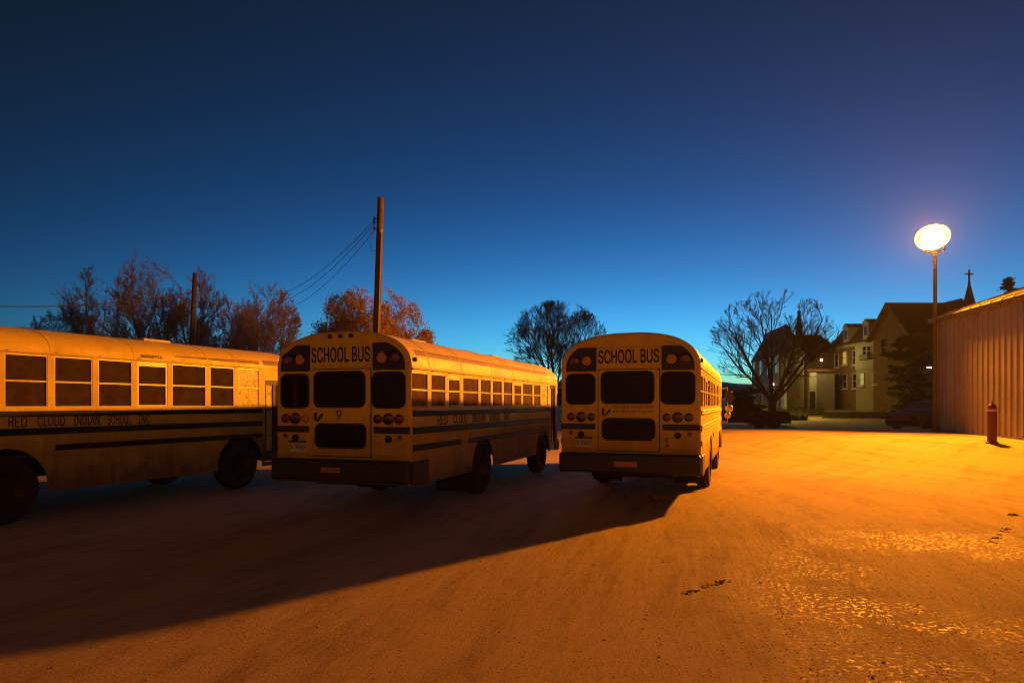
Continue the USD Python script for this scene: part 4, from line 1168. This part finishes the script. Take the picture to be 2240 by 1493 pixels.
# E: cream building with a hipped roof behind the big tree
E_ = thing('cream_building', 'cream two-storey building with a hipped roof behind the large bare tree', 'building', (0, 0, 0))
cn = px(1720.5, 0, 58.0)[:2]                               # nearest corner
lf = px(1645, 0, 72.0)[:2]
rt = px(1759, 0, 64.0)[:2]
zee = CAM_H + (HORIZON - 766) / FPX * 58
back = lf + (rt - cn)
foot = [cn, rt, back, lf]
v = [(*p, gA - 0.6) for p in foot] + [(*p, zee) for p in foot]
f = []
for k in range(4):
    k2 = (k + 1) % 4
    f += [[k, k2, 4 + k2], [k, 4 + k2, 4 + k]]
obj('wall', (np.array(v), np.array(f)), M['yellow_wall'], E_)
ctr = (cn + back) / 2
o = [p + (p - ctr) * 0.045 for p in foot]
ridge_a, ridge_b = cn * 0.78 + lf * 0.22, lf * 0.78 + cn * 0.22
ridge_a, ridge_b = ridge_a + (rt - cn) / 2, ridge_b + (rt - cn) / 2
zrid = zee + 3.1
v = [(*p, zee) for p in o] + [(*ridge_a, zrid), (*ridge_b, zrid)] + [(*p, zee - 0.22) for p in o]
f = [[0, 1, 4], [1, 2, 5], [1, 5, 4], [2, 3, 5], [3, 0, 4], [3, 4, 5]] + sum([[[k, 6 + k, 6 + (k + 1) % 4], [k, 6 + (k + 1) % 4, (k + 1) % 4]] for k in range(4)], []) + [[6, 8, 7], [6, 9, 8]]
obj('roof', (np.array(v), np.array(f)), M['roof'], E_)


def on_wall(p, q, s, z, w, h, d0, d1):
    """A slab on the wall from p to q (s metres along it), proud from d0 to d1."""
    u = (q - p) / np.linalg.norm(q - p); nn = np.array([-u[1], u[0]])
    if nn @ p > 0:
        nn = -nn
    pts = []
    for dd in (d0, d1):
        for a, zz in ((-w / 2, z), (w / 2, z), (w / 2, z + h), (-w / 2, z + h)):
            b_ = p + u * (s + a) + nn * dd
            pts.append((*b_, zz))
    m_ = trimesh.convex.convex_hull(np.array(pts))
    return m_


LW = np.linalg.norm(lf - cn)
for s in (3.2, 6.4, 9.6, 12.8):
    for z in (1.9, 4.6):
        fr = obj('window', on_wall(cn, lf, s, z, 1.05, 1.75, 0.0, 0.09), M['white_trim'], E_)
        obj('pane', on_wall(cn, lf, s, z + 0.12, 0.8, 0.70, 0.07, 0.105), M['dark_glass'], fr)
        obj('pane', on_wall(cn, lf, s, z + 0.92, 0.8, 0.70, 0.07, 0.105), M['dark_glass'], fr)
dr = obj('door', on_wall(cn, lf, 0.9, gA, 1.35, 2.9, 0.0, 0.10), M['white_trim'], E_)
obj('door_pane', on_wall(cn, lf, 0.9, gA + 1.85, 0.95, 0.35, 0.09, 0.13), M['dark_glass'], dr)
obj('corner_board', on_wall(cn, lf, 0.12, gA, 0.22, zee - gA - 0.25, 0.0, 0.06), M['white_trim'], E_)
obj('downpipe', on_wall(cn, lf, 2.05, gA, 0.14, zee - gA - 0.25, 0.02, 0.14), M['dark_door'], E_)

# wall lamps: one on the far hall corner that lights the cream front, one white spot by the gabled block
p = px(1797, 787, Z2 - 1.5)
wl = thing('wall_lamp', 'small bright wall lamp high on the dark hall front', 'wall lamp', p)
obj('bulb', xf(trimesh.creation.icosphere(2, 0.09), None, (0, 0, 0)), M['hall_lamp'], wl, smooth=True)
obj('bracket', cyl((0, 0.05, 0.08), (0, 5.6, 0.10), 0.03), M['dark_door'], wl)
p = px(2036, 803, 46.5)
wl = thing('wall_lamp', 'small white lamp on a thin post beside the shed corner', 'wall lamp', (p[0], p[1], float(ground_z(p[0], p[1]))))
hz_ = p[2] - float(ground_z(p[0], p[1]))
obj('post', cyl((0, 0, 0), (0, 0, hz_ - 0.05), 0.05, 0.04), M['steel'], wl)
obj('head', box(-0.05, 0, hz_ + 0.06, 0.5, 0.2, 0.07, 0.01), M['steel'], wl)
obj('bulb', box(-0.10, 0, hz_, 0.30, 0.12, 0.05, 0.01), M['spot_white'], wl)
# yard lamp by the cream building, hidden from here by the big tree's trunk, that lights its front
p = px(1689, 852, 51.0)
gz = float(ground_z(p[0], p[1]))
yl = thing('yard_lamp', 'small yard lamp on a post half hidden behind the trunk of the large bare tree', 'lamp', (p[0], p[1], gz))
obj('post', cyl((0, 0, 0), (0, 0, 2.6), 0.05, 0.04), M['steel'], yl)
obj('hood', lathe([(0.001, 2.86), (0.20, 2.74), (0.22, 2.70), (0.001, 2.72)], 14), M['steel'], yl)
obj('bulb', xf(trimesh.creation.icosphere(2, 0.11), None, (0, 0, 2.62)), M['wall_lamp'], yl, smooth=True)

# ------------------------------------------------------------------ stop sign by the road
p = at(1740, 58)
zc = CAM_H + (HORIZON - 865) / FPX * 58 - p[2]
sg = thing('road_sign', 'small dull red eight-sided sign on a thin post by the road', 'sign', p)
obj('post', cyl((0, 0, -0.2), (0, 0, zc + 0.2), 0.035, n=6), M['steel'], sg)
octo = Polygon([(0.33 * math.cos(math.pi / 8 + k * math.pi / 4), zc + 0.33 * math.sin(math.pi / 8 + k * math.pi / 4)) for k in range(8)])
obj('sign_plate', extr(octo, 0.02, 'xz', -0.06), M['sign_red'], sg)

# ------------------------------------------------------------------ parked cars


def make_car(name, label, loc, heading, paint, body_pts, house_pts, Wd, wheels, group=None, cat='car', panes=()):
    """body_pts and house_pts: side outline (y forward from the rear, z). local +y is forward."""
    t = thing(name, label, cat, loc, heading, group)
    poly = Polygon(body_pts)
    for yw, r in wheels:
        poly = poly.difference(Point(yw, r).buffer(r * 1.16, quad_segs=8))
    v, f = extr(poly.buffer(0.04).buffer(-0.04), Wd, 'yz', -Wd / 2)
    k = 1 - 0.10 * np.clip((v[:, 2] - 0.55) / 0.5, 0, 1) ** 2 - 0.06 * np.clip((0.45 - v[:, 2]) / 0.3, 0, 1)
    v[:, 0] *= k
    obj('body', (v, f), paint, t)
    hp = Polygon(house_pts)
    v, f = extr(hp, Wd * 0.90, 'yz', -Wd * 0.45)
    zb, zt = min(p_[1] for p_ in house_pts), max(p_[1] for p_ in house_pts)
    v[:, 0] *= 1 - 0.20 * np.clip((v[:, 2] - zb) / (zt - zb), 0, 1)
    obj('cabin', (v, f), paint, t)
    taper = lambda z: Wd * 0.45 * (1 - 0.20 * (z - zb) / (zt - zb))
    for pts in panes:
        pg = Polygon(pts).buffer(-0.02)
        for s in (-1, 1):
            v, f = extr(pg, 0.012, 'yz', 0.0)
            v[:, 0] = s * (taper(v[:, 2]) + 0.002 + v[:, 0])
            obj('side_window', (v, f), M['car_glass'], t)
    # windscreen and rear screen follow the first and last slanted edges
    hs_ = sorted(house_pts, key=lambda q_: q_[0])
    for (ya, za), (yb, zb_), nm in ((hs_[-1], max(house_pts, key=lambda q_: (round(q_[1], 2), q_[0])), 'windscreen'), (hs_[0], max(house_pts, key=lambda q_: (round(q_[1], 2), -q_[0])), 'rear_screen')):
        sgn = 1 if nm == 'windscreen' else -1
        q0, q1 = 0.10, 0.90
        P_ = []
        for q_ in (q0, q1):
            yy, zz = ya + (yb - ya) * q_, za + (zb_ - za) * q_
            for s in (-1, 1):
                P_.append((s * taper(zz) * 0.88, yy + sgn * 0.012, zz + 0.012))
        obj(nm, (np.array(P_), np.array([[0, 1, 3], [0, 3, 2]])), M['car_glass'], t)
    for yw, r in wheels:
        for s in (-1, 1):
            wheel(t, s * (Wd / 2 - 0.12), yw, s, z=r, r=r, w=0.2)
    yf, yr = max(p_[0] for p_ in body_pts), min(p_[0] for p_ in body_pts)
    for s in (-1, 1):
        obj('headlight', box(s * Wd * 0.34, yf - 0.06, 0.66, 0.30, 0.14, 0.13, 0.03), M['car_glass'], t)
        obj('tail_light', box(s * Wd * 0.38, yr + 0.03, 0.82, 0.18, 0.10, 0.22, 0.02), M['dark_lens'], t)
        mr = obj('door_mirror', box(s * (Wd / 2 + 0.05), hs_[-1][0] - 0.35, 0.98, 0.18, 0.09, 0.13, 0.03), paint, t)
    obj('front_bumper', box(0, yf - 0.02, 0.42, Wd * 0.92, 0.16, 0.22, 0.04), M['black'], t)
    return t


# red hatchback behind the shed corner, nose towards the left
hd = np.array([-0.90, -0.436])
nose = px(1950, 0, 32.6)[:2]
side_w = np.array([-hd[1], hd[0]])
car_o = nose - hd * 4.1 + np.array([hd[1], -hd[0]]) * -0.0
ctr = car_o
cz = float(ground_z(*(ctr + hd * 2)))
make_car('parked_car', 'dull red hatchback half hidden behind the shed corner', (ctr[0] + 0.35, ctr[1] - 0.25, cz), math.atan2(-hd[0], hd[1]), M['red_car'],
         [(0.05, 0.35), (0.0, 0.75), (0.10, 1.0), (2.9, 0.98), (3.85, 0.86), (4.12, 0.66), (4.12, 0.34), (3.9, 0.22), (0.2, 0.22)],
         [(0.08, 0.98), (0.35, 1.36), (0.75, 1.50), (2.0, 1.50), (2.35, 1.42), (3.15, 0.97)], 1.74, [(0.75, 0.32), (3.3, 0.32)],
         panes=[[(0.45, 1.02), (0.62, 1.38), (1.35, 1.42), (1.35, 1.02)], [(1.45, 1.02), (1.45, 1.42), (2.0, 1.42), (2.25, 1.36), (2.8, 1.02)]])
# dark pickup across the yard beyond the right-hand bus
pc = px(1711, 0, 35.0)[:2]
hd2 = np.array([0.995, 0.10])
o2 = pc - hd2 * 5.2
cz = float(ground_z(*pc))
make_car('pickup_truck', 'dark unlit pickup parked beyond the front of the right-hand bus', (o2[0], o2[1], cz), math.atan2(-hd2[0], hd2[1]), M['dark_car'],
         [(0.0, 0.45), (0.0, 0.98), (3.3, 1.0), (4.9, 0.96), (5.15, 0.85), (5.2, 0.42), (4.9, 0.30), (0.2, 0.38)],
         [(1.75, 0.99), (1.82, 1.55), (2.1, 1.60), (3.0, 1.60), (3.75, 0.98)], 1.86, [(1.05, 0.36), (4.3, 0.36)], cat='truck',
         panes=[[(1.95, 1.04), (2.0, 1.5), (2.75, 1.5), (2.75, 1.04)], [(2.82, 1.04), (2.82, 1.5), (3.0, 1.5), (3.5, 1.04)]])

# ------------------------------------------------------------------ lawn mound, hedge strip, loose stones, clods
mx, my = px(1608, 0, 60.0)[:2]
mv, mf = lathe([(6.0, -0.6), (5.0, 0.3), (3.5, 1.0), (1.5, 1.45), (0.001, 1.5)], 24, (mx - 1.0, my, 0.9))
mv[:, 1] = my + (mv[:, 1] - my) * 0.8
tag(obj('lawn', (mv, mf), M['grass'], smooth=True), 'small grassy mound left of the shrub', kind='structure')

rng = np.random.default_rng(5)


def tuft_field(x0, x1, Z0, Z1, n, h, seed):
    r = np.random.default_rng(seed)
    y = r.uniform(Z0, Z1, n); x = (r.uniform(x0, x1, n) - 1120) / FPX * y
    z = ground_z(x, y)
    a = r.uniform(0, 6.28, n); hh = h * r.uniform(0.4, 1.2, n)
    wv = 0.04
    bx_, by_ = np.cos(a) * wv, np.sin(a) * wv
    v = np.stack([np.stack([x - bx_, y - by_, z - 0.03], 1), np.stack([x + bx_, y + by_, z - 0.03], 1), np.stack([x + r.normal(0, 0.12, n), y + r.normal(0, 0.12, n), z + hh], 1)], 1).reshape(-1, 3)
    return v, np.arange(3 * n).reshape(-1, 3)


tag(obj('rough_grass', cat_([tuft_field(1580, 1765, 47, 58, 7000, 0.35, 1), tuft_field(1800, 2045, 50, 57, 4000, 0.28, 2), tuft_field(1700, 1800, 54, 60, 3000, 0.5, 3)]), M['hedge']), 'dark rough grass and low weeds along the foot of the buildings', 'grass', kind='stuff')

# loose stones over the near yard
n = 11000
sy = 2.6 + 14 * rng.uniform(0, 1, n) ** 1.6
sx = (rng.uniform(-100, 2340, n) - 1120) / FPX * sy
sr = rng.uniform(0.0025, 0.008, n) * (1 + 1.0 * (rng.uniform(0, 1, n) > 0.97))
ico = trimesh.creation.icosahedron()
iv, if_ = np.array(ico.vertices), np.array(ico.faces)
sv = (iv[None] * sr[:, None, None] * rng.uniform(0.6, 1.2, (n, 1, 3)) * [1, 1, 0.6] + rng.normal(0, 0.12, (n, 12, 3)) * sr[:, None, None] + np.stack([sx, sy, ground_z(sx, sy) + sr * 0.2], 1)[:, None]).reshape(-1, 3)
sf = (if_[None] + (np.arange(n) * 12)[:, None, None]).reshape(-1, 3)
tag(obj('gravel', (sv, sf), M['stone']), 'small loose stones scattered over the yard', 'gravel', kind='stuff')


def clod(label, pts, seed):
    r = np.random.default_rng(seed)
    ms = []
    for x, y, s in pts:
        p_ = ground_hit(x, y)
        for q in range(9):
            c = iv * s * r.uniform(0.2, 0.6, 3) * [1.2, 1.0, 0.5] + r.normal(0, 0.07 * s, iv.shape)
            ms.append((c + p_ + r.normal(0, s * 0.9, 3) * [1, 1, 0] + [0, 0, s * 0.08], if_))
    o = obj('mud_clods', cat_(ms), M['mulch'])
    tag(o, label, 'mud', kind='stuff')


def ground_hit(x, y):
    Z = CAM_H * FPX / max(y - HORIZON, 1)
    for _ in range(6):
        g = float(ground_z((x - 1120) / FPX * Z, Z)); Z = (CAM_H - g) * FPX / max(y - HORIZON, 1)
    return np.array([(x - 1120) / FPX * Z, Z, g])


clod('broken line of dark mud clods on the orange-lit yard in the right foreground', [(1500 + q * 8.4, 1297 - q * 2.7 + rng.normal(0, 1.5), 0.020 + 0.010 * rng.uniform()) for q in range(11) if q not in (4, 7)], 3)
clod('dark mud clods near the right edge of the yard', [(2170 + q * 6, 1182 - q * 4.5 + rng.normal(0, 2), 0.027) for q in range(7)], 4)
clod('single dark clod near the right edge, above the shining patch', [(2216, 1125, 0.05), (2219, 1127, 0.04)], 6)

# ------------------------------------------------------------------ thin haze added so the lamp's glow stands in for lens bloom
haze = usdkit.material(stage, W + '/Looks/lens_bloom_haze', {'v': ('principled_volume', dict(color=(0.95, 0.95, 0.95), density=0.00025, anisotropy=0.3))}, [], volume='v.volume')
hzm = trimesh.creation.box([1020, 540, 42]); hzm.apply_translation([0, 195, 19])
tag(obj('haze', hzm, haze), 'thin haze added to stand in for lens bloom round the lamp', kind='stuff')
